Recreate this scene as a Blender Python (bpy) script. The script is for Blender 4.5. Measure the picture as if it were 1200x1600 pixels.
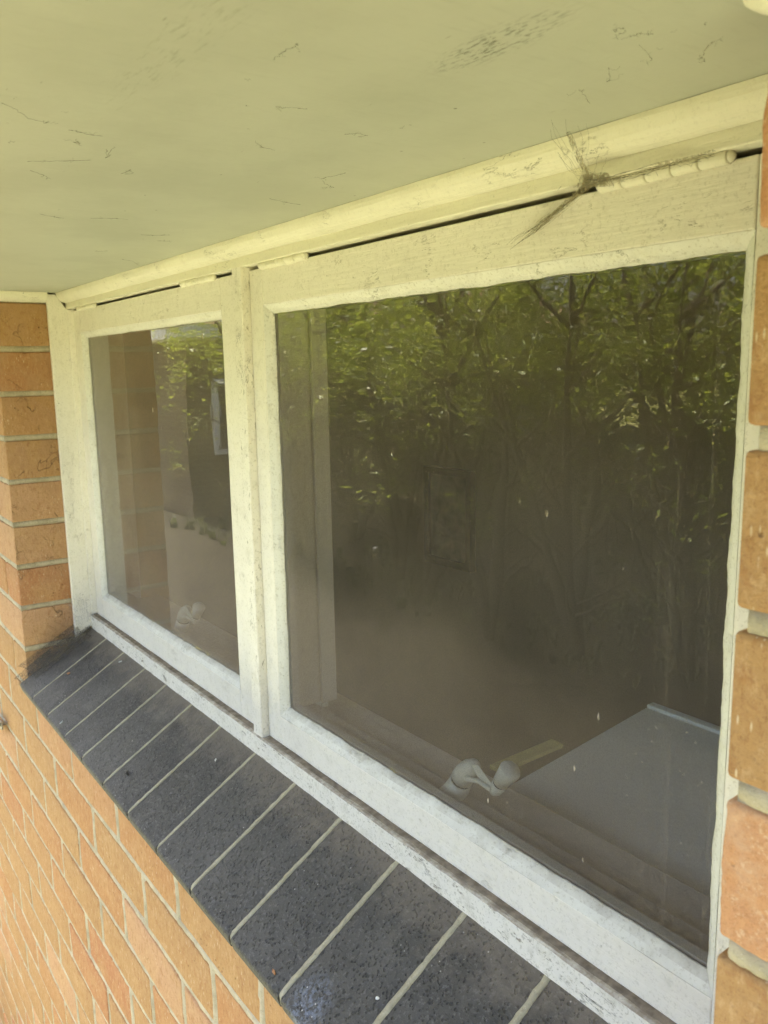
import bpy, bmesh, math, random
from mathutils import Vector, Matrix, noise
random.seed(7)
scn = bpy.context.scene
for o in list(bpy.data.objects):
    bpy.data.objects.remove(o)
C = scn.collection

# ------------------------------------------------------------------ camera
ZC = 2.30                      # camera height above the ground
F_PX = 1285.445                # focal length measured in pixels of the 1200 x 1600 frame
AX_R = Vector((0.59347, 0.80463, -0.01832))     # camera right in world space
AX_D = Vector((0.12660, -0.11586, -0.98517))    # camera down
AX_F = Vector((-0.79482, 0.58235, -0.17063))    # camera forward
cam_d = bpy.data.cameras.new('camera')
cam = bpy.data.objects.new('camera', cam_d); C.objects.link(cam)
M = Matrix.Identity(4)
for i, a in enumerate((AX_R, -AX_D, -AX_F)):
    for j in range(3):
        M[j][i] = a[j]
M[2][3] = ZC
cam.matrix_world = M
cam_d.sensor_fit = 'VERTICAL'; cam_d.sensor_height = 36.0
cam_d.lens = 36.0 * F_PX / 1600.0
cam_d.clip_start = 0.01; cam_d.clip_end = 500
cam_d.dof.use_dof = True; cam_d.dof.focus_distance = 0.85; cam_d.dof.aperture_fstop = 16.0
scn.camera = cam

# ------------------------------------------------------------------ sky and sun
SUN_EL, SUN_AZ = math.radians(58), math.radians(-82)   # azimuth from +Y towards +X
SUN_DIR = Vector((math.cos(SUN_EL) * math.sin(SUN_AZ), math.cos(SUN_EL) * math.cos(SUN_AZ), math.sin(SUN_EL)))
w = bpy.data.worlds.new('World'); scn.world = w; w.use_nodes = True
nt = w.node_tree; nt.nodes.clear()
sky = nt.nodes.new('ShaderNodeTexSky'); sky.sky_type = 'NISHITA'; sky.sun_disc = False
sky.sun_elevation = SUN_EL; sky.sun_rotation = SUN_AZ
sky.air_density = 1.0; sky.dust_density = 6.0; sky.ozone_density = 0.3
bg = nt.nodes.new('ShaderNodeBackground'); bg.inputs[1].default_value = 0.15
wo = nt.nodes.new('ShaderNodeOutputWorld')
nt.links.new(sky.outputs[0], bg.inputs[0]); nt.links.new(bg.outputs[0], wo.inputs[0])
sd = bpy.data.lights.new('sun', 'SUN'); sd.energy = 5.0; sd.angle = math.radians(0.5); sd.color = (1.0, 0.93, 0.80)
so = bpy.data.objects.new('sun', sd); C.objects.link(so)
so.rotation_euler = SUN_DIR.to_track_quat('Z', 'Y').to_euler(); so.location = (3, -3, 8)
scn.view_settings.view_transform = 'Standard'; scn.view_settings.look = 'None'
scn.view_settings.gamma = 1.0; scn.view_settings.exposure = 2.82
scn.cycles.max_bounces = 7; scn.cycles.diffuse_bounces = 4; scn.cycles.glossy_bounces = 3
scn.cycles.transparent_max_bounces = 24; scn.cycles.transmission_bounces = 4
scn.cycles.caustics_reflective = False; scn.cycles.caustics_refractive = False
scn.cycles.use_adaptive_sampling = True; scn.cycles.adaptive_threshold = 0.012
scn.cycles.use_denoising = True
try:
    scn.cycles.denoiser = 'OPENIMAGEDENOISE'; scn.cycles.denoising_input_passes = 'RGB_ALBEDO_NORMAL'
    scn.cycles.denoising_prefilter = 'ACCURATE'
except Exception:
    pass

# ------------------------------------------------------------------ helpers
def ray(x, y):
    return AX_R * ((x - 600) / F_PX) + AX_D * ((y - 800) / F_PX) + AX_F
def atY(x, y, Y):
    d = ray(x, y); return d * (Y / d.y) + Vector((0, 0, ZC))
def atZ(x, y, Z):            # Z relative to the camera
    d = ray(x, y); return d * (Z / d.z) + Vector((0, 0, ZC))
def atX(x, y, X):
    d = ray(x, y); return d * (X / d.x) + Vector((0, 0, ZC))
def atP(x, y, p0, n):        # on a plane through p0 (absolute) with normal n
    d = ray(x, y); o = Vector((0, 0, ZC)); return o + d * ((p0 - o).dot(n) / d.dot(n))

class MB:
    """collects geometry for one mesh object"""
    def __init__(s): s.v = []; s.f = []; s.mi = []
    def add(s, vs, fs, mi=0):
        b = len(s.v); s.v += [tuple(p) for p in vs]
        s.f += [tuple(i + b for i in f) for f in fs]; s.mi += [mi] * len(fs)
    def box(s, a, b, mi=0):
        (x0, y0, z0), (x1, y1, z1) = a, b
        s.add([(x0, y0, z0), (x1, y0, z0), (x1, y1, z0), (x0, y1, z0), (x0, y0, z1), (x1, y0, z1), (x1, y1, z1), (x0, y1, z1)],
              [(0, 3, 2, 1), (4, 5, 6, 7), (0, 1, 5, 4), (1, 2, 6, 5), (2, 3, 7, 6), (3, 0, 4, 7)], mi)
    def tube(s, pts, rads, n=6, cap=True, mi=0):
        pts = [Vector(p) for p in pts]; rings = []
        up = None
        for i, p in enumerate(pts):
            t = (pts[min(i + 1, len(pts) - 1)] - pts[max(i - 1, 0)])
            t = t.normalized() if t.length > 1e-9 else Vector((0, 0, 1))
            if up is None:
                up = t.orthogonal().normalized()
            else:
                up = (up - t * up.dot(t)); up = up.normalized() if up.length > 1e-6 else t.orthogonal().normalized()
            b = t.cross(up); r = rads[i] if hasattr(rads, '__len__') else rads
            rings.append([p + (up * math.cos(2 * math.pi * k / n) + b * math.sin(2 * math.pi * k / n)) * r for k in range(n)])
        vs = [q for rg in rings for q in rg]; fs = []
        for i in range(len(pts) - 1):
            for k in range(n):
                fs.append((i * n + k, i * n + (k + 1) % n, (i + 1) * n + (k + 1) % n, (i + 1) * n + k))
        if cap:
            fs.append(tuple(range(n))[::-1]); fs.append(tuple((len(pts) - 1) * n + k for k in range(n)))
        s.add(vs, fs, mi)
    def sweep(s, prof, x0, x1, n=1, jit=None, mi=0, close=True):
        """profile of (y, z) points run along x"""
        m = len(prof); vs = []; fs = []
        for i in range(n + 1):
            x = x0 + (x1 - x0) * i / n
            for k, (y, z) in enumerate(prof):
                dy, dz = jit(x, k) if jit else (0, 0)
                vs.append((x, y + dy, z + dz))
        for i in range(n):
            for k in range(m if close else m - 1):
                a, b = i * m + k, i * m + (k + 1) % m
                fs.append((a, b, b + m, a + m))
        if close:
            fs.append(tuple(range(m))[::-1]); fs.append(tuple(n * m + k for k in range(m)))
        s.add(vs, fs, mi)
    def mesh(s, name, mats, smooth=False):
        me = bpy.data.meshes.new(name); me.from_pydata(s.v, [], s.f)
        for m_ in (mats if isinstance(mats, (list, tuple)) else [mats]): me.materials.append(m_)
        if len(set(s.mi)) > 1: me.polygons.foreach_set('material_index', s.mi)
        bm = bmesh.new(); bm.from_mesh(me); bmesh.ops.recalc_face_normals(bm, faces=bm.faces); bm.to_mesh(me); bm.free()
        if smooth: me.polygons.foreach_set('use_smooth', [True] * len(me.polygons))
        me.update(); return me
    def build(s, name, mats, parent=None, smooth=False, bevel=0, seg=2):
        o = bpy.data.objects.new(name, s.mesh(name, mats, smooth)); C.objects.link(o)
        if parent: o.parent = parent
        if bevel:
            md = o.modifiers.new('bevel', 'BEVEL'); md.width = bevel; md.segments = seg; md.limit_method = 'ANGLE'
            md.angle_limit = math.radians(40)
        return o
def empty(name, loc=(0, 0, 0)):
    # parts are built in world coordinates, so the thing's Empty stays at the origin of its parts' frame
    o = bpy.data.objects.new(name, None); C.objects.link(o); o.empty_display_size = 0.05; return o
def tag(o, label=None, cat=None, group=None, kind=None):
    if label: o['label'] = label
    if cat: o['category'] = cat
    if group: o['group'] = group
    if kind: o['kind'] = kind
    return o
def Z(z): return z + ZC

class NT:
    def __init__(s, name):
        s.m = bpy.data.materials.new(name); s.m.use_nodes = True; s.t = s.m.node_tree; s.t.nodes.clear()
        s.out = s.t.nodes.new('ShaderNodeOutputMaterial')
        g = s.t.nodes.new('ShaderNodeNewGeometry'); s.pos = g.outputs['Position']; s.nor = g.outputs['True Normal']
    def n(s, typ, **kw):
        nd = s.t.nodes.new('ShaderNode' + typ)
        for k, v in kw.items():
            if hasattr(nd, k): setattr(nd, k, v)
        return nd
    def l(s, a, b): s.t.links.new(a, b)
    def inp(s, nd, i, v):
        if hasattr(v, 'node'): s.l(v, nd.inputs[i])
        else: nd.inputs[i].default_value = v
    def math(s, op, a, b=0.5, c=None, clamp=False):
        nd = s.n('Math', operation=op); nd.use_clamp = clamp; s.inp(nd, 0, a); s.inp(nd, 1, b)
        if c is not None: s.inp(nd, 2, c)
        return nd.outputs[0]
    def map(s, v, a, b, c=0.0, d=1.0, smooth=True):
        nd = s.n('MapRange'); nd.interpolation_type = 'SMOOTHSTEP' if smooth else 'LINEAR'
        s.inp(nd, 0, v)
        for i, q in enumerate((a, b, c, d)): s.inp(nd, i + 1, q)
        return nd.outputs[0]
    def scale(s, vec, sc, off=(0, 0, 0)):
        nd = s.n('Mapping'); s.inp(nd, 0, vec); nd.inputs['Scale'].default_value = sc; nd.inputs['Location'].default_value = off
        return nd.outputs[0]
    def noise(s, vec, sc, det=4, rough=0.6, dist=0.0):
        nd = s.n('TexNoise'); s.inp(nd, 'Vector', vec); nd.inputs['Scale'].default_value = sc
        nd.inputs['Detail'].default_value = det; nd.inputs['Roughness'].default_value = rough; nd.inputs['Distortion'].default_value = dist
        return nd.outputs['Fac']
    def vor(s, vec, sc, feat='F1', rnd=1.0):
        nd = s.n('TexVoronoi', feature=feat); s.inp(nd, 'Vector', vec); nd.inputs['Scale'].default_value = sc
        nd.inputs['Randomness'].default_value = rnd
        return nd
    def mix(s, f, a, b):
        nd = s.n('Mix', data_type='RGBA'); s.inp(nd, 0, f)
        for i, v in ((6, a), (7, b)):
            if hasattr(v, 'node'): s.l(v, nd.inputs[i])
            else: nd.inputs[i].default_value = (*v, 1) if len(v) == 3 else v
        return nd.outputs[2]
    def bump(s, h, st=0.5, d=0.001, nrm=None):
        nd = s.n('Bump'); nd.inputs['Strength'].default_value = st; nd.inputs['Distance'].default_value = d; s.l(h, nd.inputs['Height'])
        if nrm: s.l(nrm, nd.inputs['Normal'])
        return nd.outputs[0]
    def blob(s, c, r, sc=(1, 1, 1)):
        """1 inside a soft ball round c (absolute), 0 outside"""
        nd = s.n('VectorMath', operation='SUBTRACT'); s.l(s.pos, nd.inputs[0]); nd.inputs[1].default_value = c
        m2 = s.n('VectorMath', operation='MULTIPLY'); s.l(nd.outputs[0], m2.inputs[0]); m2.inputs[1].default_value = sc
        ln = s.n('VectorMath', operation='LENGTH'); s.l(m2.outputs[0], ln.inputs[0])
        return s.map(ln.outputs['Value'], r, r * 0.3)
    def pbr(s, col, rough=0.6, nrm=None, spec=0.4, metal=0.0):
        b = s.n('BsdfPrincipled')
        if hasattr(col, 'node'): s.l(col, b.inputs['Base Color'])
        else: b.inputs['Base Color'].default_value = (*col, 1)
        s.inp(b, 'Roughness', rough); b.inputs['Specular IOR Level'].default_value = spec; b.inputs['Metallic'].default_value = metal
        if nrm: s.l(nrm, b.inputs['Normal'])
        s.l(b.outputs[0], s.out.inputs[0]); return s.m

# ------------------------------------------------------------------ materials
def mat_paint(name, base=(0.82, 0.785, 0.715), dirt=0.5, axis='x', spots=1.0, dusty=0.8, cracks=0.5, chips=0.0):
    k = NT(name); p = k.pos
    st = {'x': (3, 60, 60), 'z': (60, 60, 3), 'n': (20, 20, 20)}[axis]
    grain = k.noise(k.scale(p, st), 6, 5, 0.65)
    big = k.noise(p, 9, 5, 0.6)
    fine = k.noise(p, 330, 3, 0.75)
    med = k.noise(p, 60, 4, 0.65)
    col = k.mix(k.map(big, 0.35, 0.7, 0, 0.5), base, tuple(c * 0.9 for c in base))
    col = k.mix(k.map(med, 0.50, 0.72, 0, 0.35 * dirt), col, (0.46, 0.43, 0.34))
    col = k.mix(k.map(fine, 0.54, 0.66, 0, 0.5 * dirt), col, (0.34, 0.31, 0.24))
    # fly spots and flecks
    v = k.vor(p, 130); sp = k.map(v.outputs['Distance'], 0.16, 0.08, 0, 1)
    sel = k.map(k.noise(p, 30, 2), 0.60, 0.68, 0, 1)
    col = k.mix(k.math('MULTIPLY', k.math('MULTIPLY', sp, sel), 0.75 * spots), col, (0.06, 0.05, 0.035))
    # hairline paint cracks
    cc = k.math('ABSOLUTE', k.math('SUBTRACT', k.noise(k.scale(p, {'x': (14, 40, 46), 'z': (46, 40, 14), 'n': (30, 30, 30)}[axis]), 1.2, 6, 0.7, 0.5), 0.5))
    crk = k.math('MULTIPLY', k.map(cc, 0.008, 0.002, 0, 1), k.map(k.noise(p, 22, 3), 0.56, 0.66, 0, 1))
    col = k.mix(k.math('MULTIPLY', crk, cracks), col, (0.07, 0.06, 0.04))
    if chips:
        ch = k.noise(k.scale(p, {'x': (24, 70, 70), 'z': (70, 70, 24), 'n': (50, 50, 50)}[axis]), 1.6, 6, 0.72)
        col = k.mix(k.map(ch, 0.60, 0.635, 0, chips), col, (0.22, 0.185, 0.135))
    # settled dust lies on what faces up
    sx = k.n('SeparateXYZ'); k.l(k.nor, sx.inputs[0])
    up = k.math('MULTIPLY', k.map(sx.outputs[2], 0.35, 0.85, 0, 1), k.map(k.noise(p, 45, 5, 0.7), 0.28, 0.62, 0.35, 1.0))
    col = k.mix(k.math('MULTIPLY', up, dusty), col, (0.25, 0.21, 0.17))
    h = k.math('ADD', k.math('MULTIPLY', grain, 0.6), k.math('ADD', k.math('MULTIPLY', med, 0.5), k.math('MULTIPLY', crk, -1.2)))
    return k.pbr(col, k.map(med, 0.3, 0.7, 0.42, 0.62), k.bump(h, 0.7, 0.0013), 0.35)

M_PAINT_X = mat_paint('white_paint_along', dirt=0.5, axis='x', cracks=0.25)
M_PAINT_Z = mat_paint('white_paint_upright', dirt=0.55, axis='z', cracks=0.4)
M_PAINT_SILL = mat_paint('worn_white_paint', dirt=1.1, axis='x', spots=1.0, dusty=1.0, cracks=1.0, chips=0.8)
M_PUTTY = mat_paint('putty', base=(0.74, 0.73, 0.68), dirt=0.8, axis='n', spots=0.8, dusty=0.8, cracks=0.4)
M_PAINT_MULL = mat_paint('chipped_white_paint', dirt=0.8, axis='z', cracks=0.9, chips=0.65)
M_TRIM = mat_paint('cream_trim_paint', base=(0.78, 0.75, 0.62), dirt=0.3, axis='x', spots=0.8, cracks=0.5)
M_INNER = mat_paint('inside_paint', base=(0.74, 0.65, 0.55), dirt=0.15, axis='n', spots=0.3, dusty=0.2, cracks=0.1)

def mat_soffit():
    k = NT('soffit_paint'); p = k.pos
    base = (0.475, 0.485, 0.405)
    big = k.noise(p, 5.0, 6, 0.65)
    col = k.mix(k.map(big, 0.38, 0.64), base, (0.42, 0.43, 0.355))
    roll = k.noise(k.scale(p, (60, 9, 20)), 4, 4, 0.6)
    col = k.mix(k.map(roll, 0.5, 0.8, 0, 0.3), col, (0.37, 0.375, 0.30))
    v = k.vor(p, 60); sp = k.math('MULTIPLY', k.map(v.outputs['Distance'], 0.09, 0.04), k.map(k.noise(p, 17, 2), 0.58, 0.66))
    col = k.mix(k.math('MULTIPLY', sp, 0.8), col, (0.08, 0.065, 0.04))
    # fine scratches, short and dark
    v2 = k.vor(k.scale(p, (16, 95, 30), (3, 1, 0)), 1.6)
    sc = k.math('MULTIPLY', k.map(v2.outputs['Distance'], 0.09, 0.03), k.map(k.noise(p, 11, 3), 0.52, 0.62))
    col = k.mix(k.math('MULTIPLY', sc, 0.55), col, (0.16, 0.13, 0.08))
    # a brushed-on black scuff
    c = atZ(775, 68, 0.1604)
    b = k.blob(c, 0.034, (0.55, 1.7, 1)); st = k.noise(k.scale(p, (70, 320, 1)), 1.6, 4, 0.7)
    col = k.mix(k.math('MULTIPLY', b, k.map(st, 0.50, 0.62, 0, 0.85)), col, (0.10, 0.09, 0.06))
    # old rub marks in a long band
    c2 = atZ(300, 55, 0.1604)
    b2 = k.blob(c2, 0.20, (1, 9, 1)); st2 = k.noise(k.scale(p, (25, 160, 1)), 2, 4, 0.7)
    col = k.mix(k.math('MULTIPLY', b2, k.map(st2, 0.52, 0.68, 0, 0.35)), col, (0.20, 0.18, 0.11))
    h = k.math('ADD', k.noise(p, 55, 4), k.math('MULTIPLY', k.noise(p, 300, 3), 0.4))
    return k.pbr(col, 0.5, k.bump(h, 0.25, 0.0008), 0.35)
M_SOFFIT = mat_soffit()

def mat_brick(name, near=False):
    k = NT(name); p = k.pos
    oi = k.n('ObjectInfo'); r = oi.outputs['Random']
    tan, org, pale, red = (0.43, 0.250, 0.115), (0.45, 0.222, 0.100), (0.52, 0.315, 0.185), (0.44, 0.185, 0.090)
    col = k.mix(k.map(r, 0.35, 0.5, 0, 0.8), tan, org)
    col = k.mix(k.map(r, 0.55, 0.62, 0, 0.85), col, pale)
    col = k.mix(k.map(r, 0.72, 0.84, 0, 0.9), col, tan)
    col = k.mix(k.map(r, 0.9, 0.97, 0, 0.8), col, red)
    big = k.noise(p, 14, 4, 0.6); med = k.noise(p, 75, 4, 0.65); fine = k.noise(p, 340, 4, 0.75)
    col = k.mix(k.map(big, 0.4, 0.7, 0, 0.5), col, (0.50, 0.31, 0.15))
    col = k.mix(k.map(med, 0.5, 0.72, 0, 0.55), col, (0.34, 0.155, 0.065))
    col = k.mix(k.map(fine, 0.52, 0.68, 0, 0.55), col, (0.27, 0.14, 0.07))
    g2 = k.noise(k.scale(p, (1, 1, 0.45)), 170, 4, 0.75)
    col = k.mix(k.map(g2, 0.52, 0.68, 0, 0.5), col, (0.58, 0.39, 0.22)); col = k.mix(k.map(g2, 0.46, 0.32, 0, 0.5), col, (0.30, 0.145, 0.06))
    # dragged wire-cut flecks
    v = k.vor(k.scale(p, (420, 420, 300) if near else (210, 210, 50)), 1.3); fl = k.math('MULTIPLY', k.map(v.outputs['Distance'], 0.22, 0.10), k.map(k.noise(p, 40, 3), 0.48, 0.6))
    col = k.mix(k.math('MULTIPLY', fl, 0.75), col, (0.70, 0.58, 0.42))
    v2 = k.vor(p, 110); pit = k.math('MULTIPLY', k.map(v2.outputs['Distance'], 0.20, 0.08), k.map(k.noise(p, 33, 2), 0.56, 0.66))
    col = k.mix(k.math('MULTIPLY', pit, 0.7), col, (0.10, 0.055, 0.03))
    # cracks across the ends in the reveal (faces towards +x only: the end grain of the brick)
    sx = k.n('SeparateXYZ'); k.l(k.nor, sx.inputs[0])
    endf = k.map(sx.outputs[0], 0.5, 0.9)
    c1 = k.math('ABSOLUTE', k.math('SUBTRACT', k.noise(k.scale(p, (9, 13, 12)), 1.0, 4, 0.5, 0.2), 0.5))
    c2 = k.math('ABSOLUTE', k.math('SUBTRACT', k.noise(k.scale(p, (14, 22, 12), (7, 3, 1)), 1.0, 4, 0.5, 0.2), 0.5))
    crk = k.math('MAXIMUM', k.map(c1, 0.006, 0.002), k.math('MULTIPLY', k.map(c2, 0.005, 0.0015), 0.6))
    crk = k.math('MULTIPLY', k.math('MULTIPLY', crk, endf), k.map(k.noise(p, 12, 2), 0.50, 0.58))
    col = k.mix(k.math('MULTIPLY', crk, 0.65), col, (0.09, 0.06, 0.04))
    col = k.mix(k.math('MULTIPLY', endf, k.map(k.noise(p, 25, 4), 0.42, 0.66, 0, 0.55)), col, (0.44, 0.26, 0.145))
    if near:
        col = k.mix(0.55, col, (0.70, 0.37, 0.21))  # brightness put into the colour, since little light reaches these pinkish bricks
        gr = k.noise(p, 620, 4, 0.8); col = k.mix(k.map(gr, 0.50, 0.64, 0, 0.55), col, (0.38, 0.17, 0.08)); col = k.mix(k.map(k.noise(p, 240, 4, 0.75), 0.54, 0.66, 0, 0.6), col, (0.72, 0.52, 0.37))
        col = k.mix(k.map(k.noise(p, 38, 5, 0.75), 0.48, 0.66, 0, 0.6), col, (0.62, 0.40, 0.27))
        v3 = k.vor(p, 130); ws = k.math('MULTIPLY', k.map(v3.outputs['Distance'], 0.15, 0.09), k.map(k.noise(p, 50, 2), 0.58, 0.63))
        col = k.mix(k.math('MULTIPLY', ws, 0.8), col, (0.75, 0.70, 0.62))
    h = k.math('ADD', k.math('MULTIPLY', med, 0.8), k.math('ADD', k.math('MULTIPLY', fine, 0.5), k.math('ADD', k.math('MULTIPLY', pit, -0.8), k.math('MULTIPLY', crk, -1.5))))
    return k.pbr(col, 0.88, k.bump(h, 0.9, 0.003), 0.2)
M_BRICK = mat_brick('tan_brick'); M_BRICK_NEAR = mat_brick('tan_brick_rough_lightened', True)

def mat_mortar(name, base, dark):
    k = NT(name); p = k.pos
    f = k.noise(p, 330, 4, 0.75); m_ = k.noise(p, 40, 4, 0.6)
    col = k.mix(k.map(m_, 0.35, 0.7), base, dark)
    col = k.mix(k.map(f, 0.52, 0.7, 0, 0.6), col, tuple(c * 0.55 for c in base))
    v = k.vor(p, 420); col = k.mix(k.map(v.outputs['Distance'], 0.18, 0.06, 0, 0.6), col, (0.70, 0.66, 0.56))
    return k.pbr(col, 0.95, k.bump(k.math('ADD', f, m_), 0.8, 0.0022), 0.15)
M_MORTAR = mat_mortar('cream_mortar', (0.54, 0.47, 0.345), (0.40, 0.345, 0.245))
M_MORTAR_SILL = mat_mortar('sill_mortar', (0.46, 0.42, 0.31), (0.36, 0.33, 0.24))

def mat_sill():
    k = NT('charcoal_sill_brick'); p = k.pos
    oi = k.n('ObjectInfo'); r = oi.outputs['Random']
    fine = k.noise(p, 260, 4, 0.7); med = k.noise(p, 38, 5, 0.65); big = k.noise(p, 9, 4, 0.6)
    col = k.mix(r, (0.032, 0.030, 0.028), (0.053, 0.050, 0.046))
    col = k.mix(k.map(big, 0.35, 0.7, 0, 0.5), col, (0.074, 0.069, 0.063))
    col = k.mix(k.map(med, 0.48, 0.75, 0, 0.5), col, (0.088, 0.082, 0.075))
    v = k.vor(p, 260); pit = k.math('MULTIPLY', k.map(v.outputs['Distance'], 0.46, 0.22), k.map(k.noise(p, 120, 3), 0.42, 0.58))
    col = k.mix(k.math('MULTIPLY', pit, 0.6), col, (0.014, 0.014, 0.017))
    v2 = k.vor(p, 120); ws = k.math('MULTIPLY', k.map(v2.outputs['Distance'], 0.13, 0.07), k.map(k.noise(p, 22, 2), 0.60, 0.66))
    col = k.mix(ws, col, (0.55, 0.53, 0.50))
    col = k.mix(k.map(fine, 0.52, 0.66, 0, 0.6), col, (0.15, 0.145, 0.14))
    col = k.mix(k.map(k.noise(p, 17, 5, 0.7), 0.48, 0.72, 0, 0.5), col, (0.115, 0.108, 0.10))
    # brown dust gathered along the top edge beside the timber
    sx = k.n('SeparateXYZ'); k.l(p, sx.inputs[0])
    edge = k.map(k.math('ADD', sx.outputs[1], k.math('MULTIPLY', k.math('SUBTRACT', med, 0.5), 0.10)), 0.435, 0.495)
    col = k.mix(k.math('MULTIPLY', edge, 0.55), col, (0.20, 0.165, 0.13))
    # salt bloom near the front of the nearest bricks
    c = atP(478, 1572, Vector((0, 0.3358, Z(-0.6176))), Vector((0, -0.505, 0.863)))
    bl = k.math('MULTIPLY', k.blob(c, 0.034, (1, 0.8, 0.8)), k.map(k.noise(p, 190, 4, 0.7), 0.42, 0.62))
    col = k.mix(k.math('MULTIPLY', bl, 0.5), col, (0.24, 0.28, 0.38))
    h = k.math('ADD', k.math('MULTIPLY', fine, 0.6), k.math('ADD', k.math('MULTIPLY', pit, -0.9), k.math('MULTIPLY', med, 0.5)))
    return k.pbr(col, 0.62, k.bump(h, 0.8, 0.002), 0.45)
M_SILL = mat_sill()

def mat_glass():
    k = NT('dusty_glass'); p = k.pos
    wav = k.noise(k.scale(p, (5, 5, 2.2)), 2.0, 3, 0.5)
    nrm = k.bump(wav, 0.10, 0.003)
    fr = k.n('Fresnel'); fr.inputs['IOR'].default_value = 1.55
    gl = k.n('BsdfGlossy'); gl.inputs['Roughness'].default_value = 0.008; k.l(nrm, gl.inputs['Normal'])
    tr = k.n('BsdfTransparent'); tr.inputs[0].default_value = (0.93, 0.95, 0.93, 1)
    ms = k.n('MixShader'); k.l(k.math('MULTIPLY', fr.outputs[0], 1.5, clamp=True), ms.inputs[0]); k.l(tr.outputs[0], ms.inputs[1]); k.l(gl.outputs[0], ms.inputs[2])
    # dust film
    fine = k.noise(p, 760, 3, 0.8); med = k.noise(p, 90, 4, 0.65); big = k.noise(p, 5, 4, 0.6)
    cov = k.map(fine, 0.36, 0.66, 0.026, 0.112)
    cov = k.math('MULTIPLY', cov, k.map(big, 0.3, 0.7, 0.75, 1.2))
    cov = k.math('ADD', cov, k.map(med, 0.58, 0.78, 0, 0.02))
    # separate specks
    v = k.vor(p, 260); cov = k.math('ADD', cov, k.math('MULTIPLY', k.map(v.outputs['Distance'], 0.14, 0.07), k.map(k.noise(p, 40, 3), 0.52, 0.64, 0, 0.42)))
    # a film of grains hides more of what lies behind it the more slantwise one looks through it
    gi = k.n('NewGeometry'); dp = k.n('VectorMath', operation='DOT_PRODUCT'); k.l(gi.outputs['Incoming'], dp.inputs[0]); k.l(gi.outputs['True Normal'], dp.inputs[1])
    cov = k.math('DIVIDE', cov, k.math('MAXIMUM', k.math('ABSOLUTE', dp.outputs['Value']), 0.25))
    # old wipe streaks and droppings
    stq = k.noise(k.scale(p, (130, 130, 2.0)), 1.0, 4, 0.65)
    sx = k.n('SeparateXYZ'); k.l(p, sx.inputs[0])
    side = k.map(sx.outputs[0], -0.43, -0.32, 0.1, 1.0)
    cov = k.math('ADD', cov, k.math('MULTIPLY', side, k.map(stq, 0.52, 0.72, 0, 0.10)))
    v2 = k.vor(k.scale(p, (48, 48, 17)), 1.0); dr = k.math('MULTIPLY', k.map(v2.outputs['Distance'], 0.085, 0.05), k.map(k.noise(p, 9, 2), 0.53, 0.60))
    cov = k.math('ADD', cov, k.math('MULTIPLY', dr, 0.8), clamp=True)
    du = k.n('BsdfDiffuse'); du.inputs[0].default_value = (0.53, 0.455, 0.36, 1)
    m2 = k.n('MixShader'); k.l(cov, m2.inputs[0]); k.l(ms.outputs[0], m2.inputs[1]); k.l(du.outputs[0], m2.inputs[2])
    k.l(m2.outputs[0], k.out.inputs[0]); return k.m
M_GLASS = mat_glass()
def mat_clear():
    k = NT('glass_inner_side'); tr = k.n('BsdfTransparent'); tr.inputs[0].default_value = (0.96, 0.97, 0.96, 1); k.l(tr.outputs[0], k.out.inputs[0]); return k.m
M_CLEAR = mat_clear()

def mat_plain(name, col, rough=0.6, var=0.15, sc=20, spec=0.4, metal=0.0, bump=0.2, bd=0.001):
    k = NT(name); n_ = k.noise(k.pos, sc, 5, 0.6)
    c = k.mix(k.map(n_, 0.3, 0.7), tuple(x * (1 + var) for x in col), tuple(x * (1 - var) for x in col))
    return k.pbr(c, rough, k.bump(n_, bump, bd), spec, metal)
M_WEB = None
def mat_web(name='dusty_web', al=0.5):
    k = NT(name); d = k.n('BsdfDiffuse'); d.inputs[0].default_value = (0.27, 0.235, 0.15, 1)
    t = k.n('BsdfTransparent'); m_ = k.n('MixShader'); m_.inputs[0].default_value = al
    k.l(t.outputs[0], m_.inputs[1]); k.l(d.outputs[0], m_.inputs[2]); k.l(m_.outputs[0], k.out.inputs[0]); return k.m
M_WEB = mat_web()
M_WEBTHIN = mat_web('thin_web', 0.34)
def mat_webpale():
    k = NT('pale_web'); d = k.n('BsdfDiffuse'); d.inputs[0].default_value = (0.62, 0.60, 0.60, 1)
    t = k.n('BsdfTransparent'); m_ = k.n('MixShader'); m_.inputs[0].default_value = 0.5
    k.l(t.outputs[0], m_.inputs[1]); k.l(d.outputs[0], m_.inputs[2]); k.l(m_.outputs[0], k.out.inputs[0]); return k.m
M_WEBPALE = mat_webpale()
def mat_leaf(name, a, b, tr_=0.5):
    k = NT(name); n_ = k.noise(k.pos, 2.2, 3, 0.6); f_ = k.noise(k.pos, 30, 2, 0.6)
    c = k.mix(k.map(k.math('ADD', n_, k.math('MULTIPLY', k.math('SUBTRACT', f_, 0.5), 0.8)), 0.35, 0.65), a, b)
    d = k.n('BsdfPrincipled'); k.l(c, d.inputs['Base Color']); d.inputs['Roughness'].default_value = 0.45
    t = k.n('BsdfTranslucent'); k.l(k.mix(tr_, c, (0.55, 0.62, 0.06)), t.inputs[0])
    m_ = k.n('MixShader'); m_.inputs[0].default_value = 0.42; k.l(d.outputs[0], m_.inputs[1]); k.l(t.outputs[0], m_.inputs[2])
    k.l(m_.outputs[0], k.out.inputs[0]); return k.m
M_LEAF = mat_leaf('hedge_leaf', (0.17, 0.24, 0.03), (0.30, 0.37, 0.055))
M_LEAF2 = mat_leaf('dark_leaf', (0.026, 0.042, 0.010), (0.050, 0.075, 0.016), 0.05)
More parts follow.
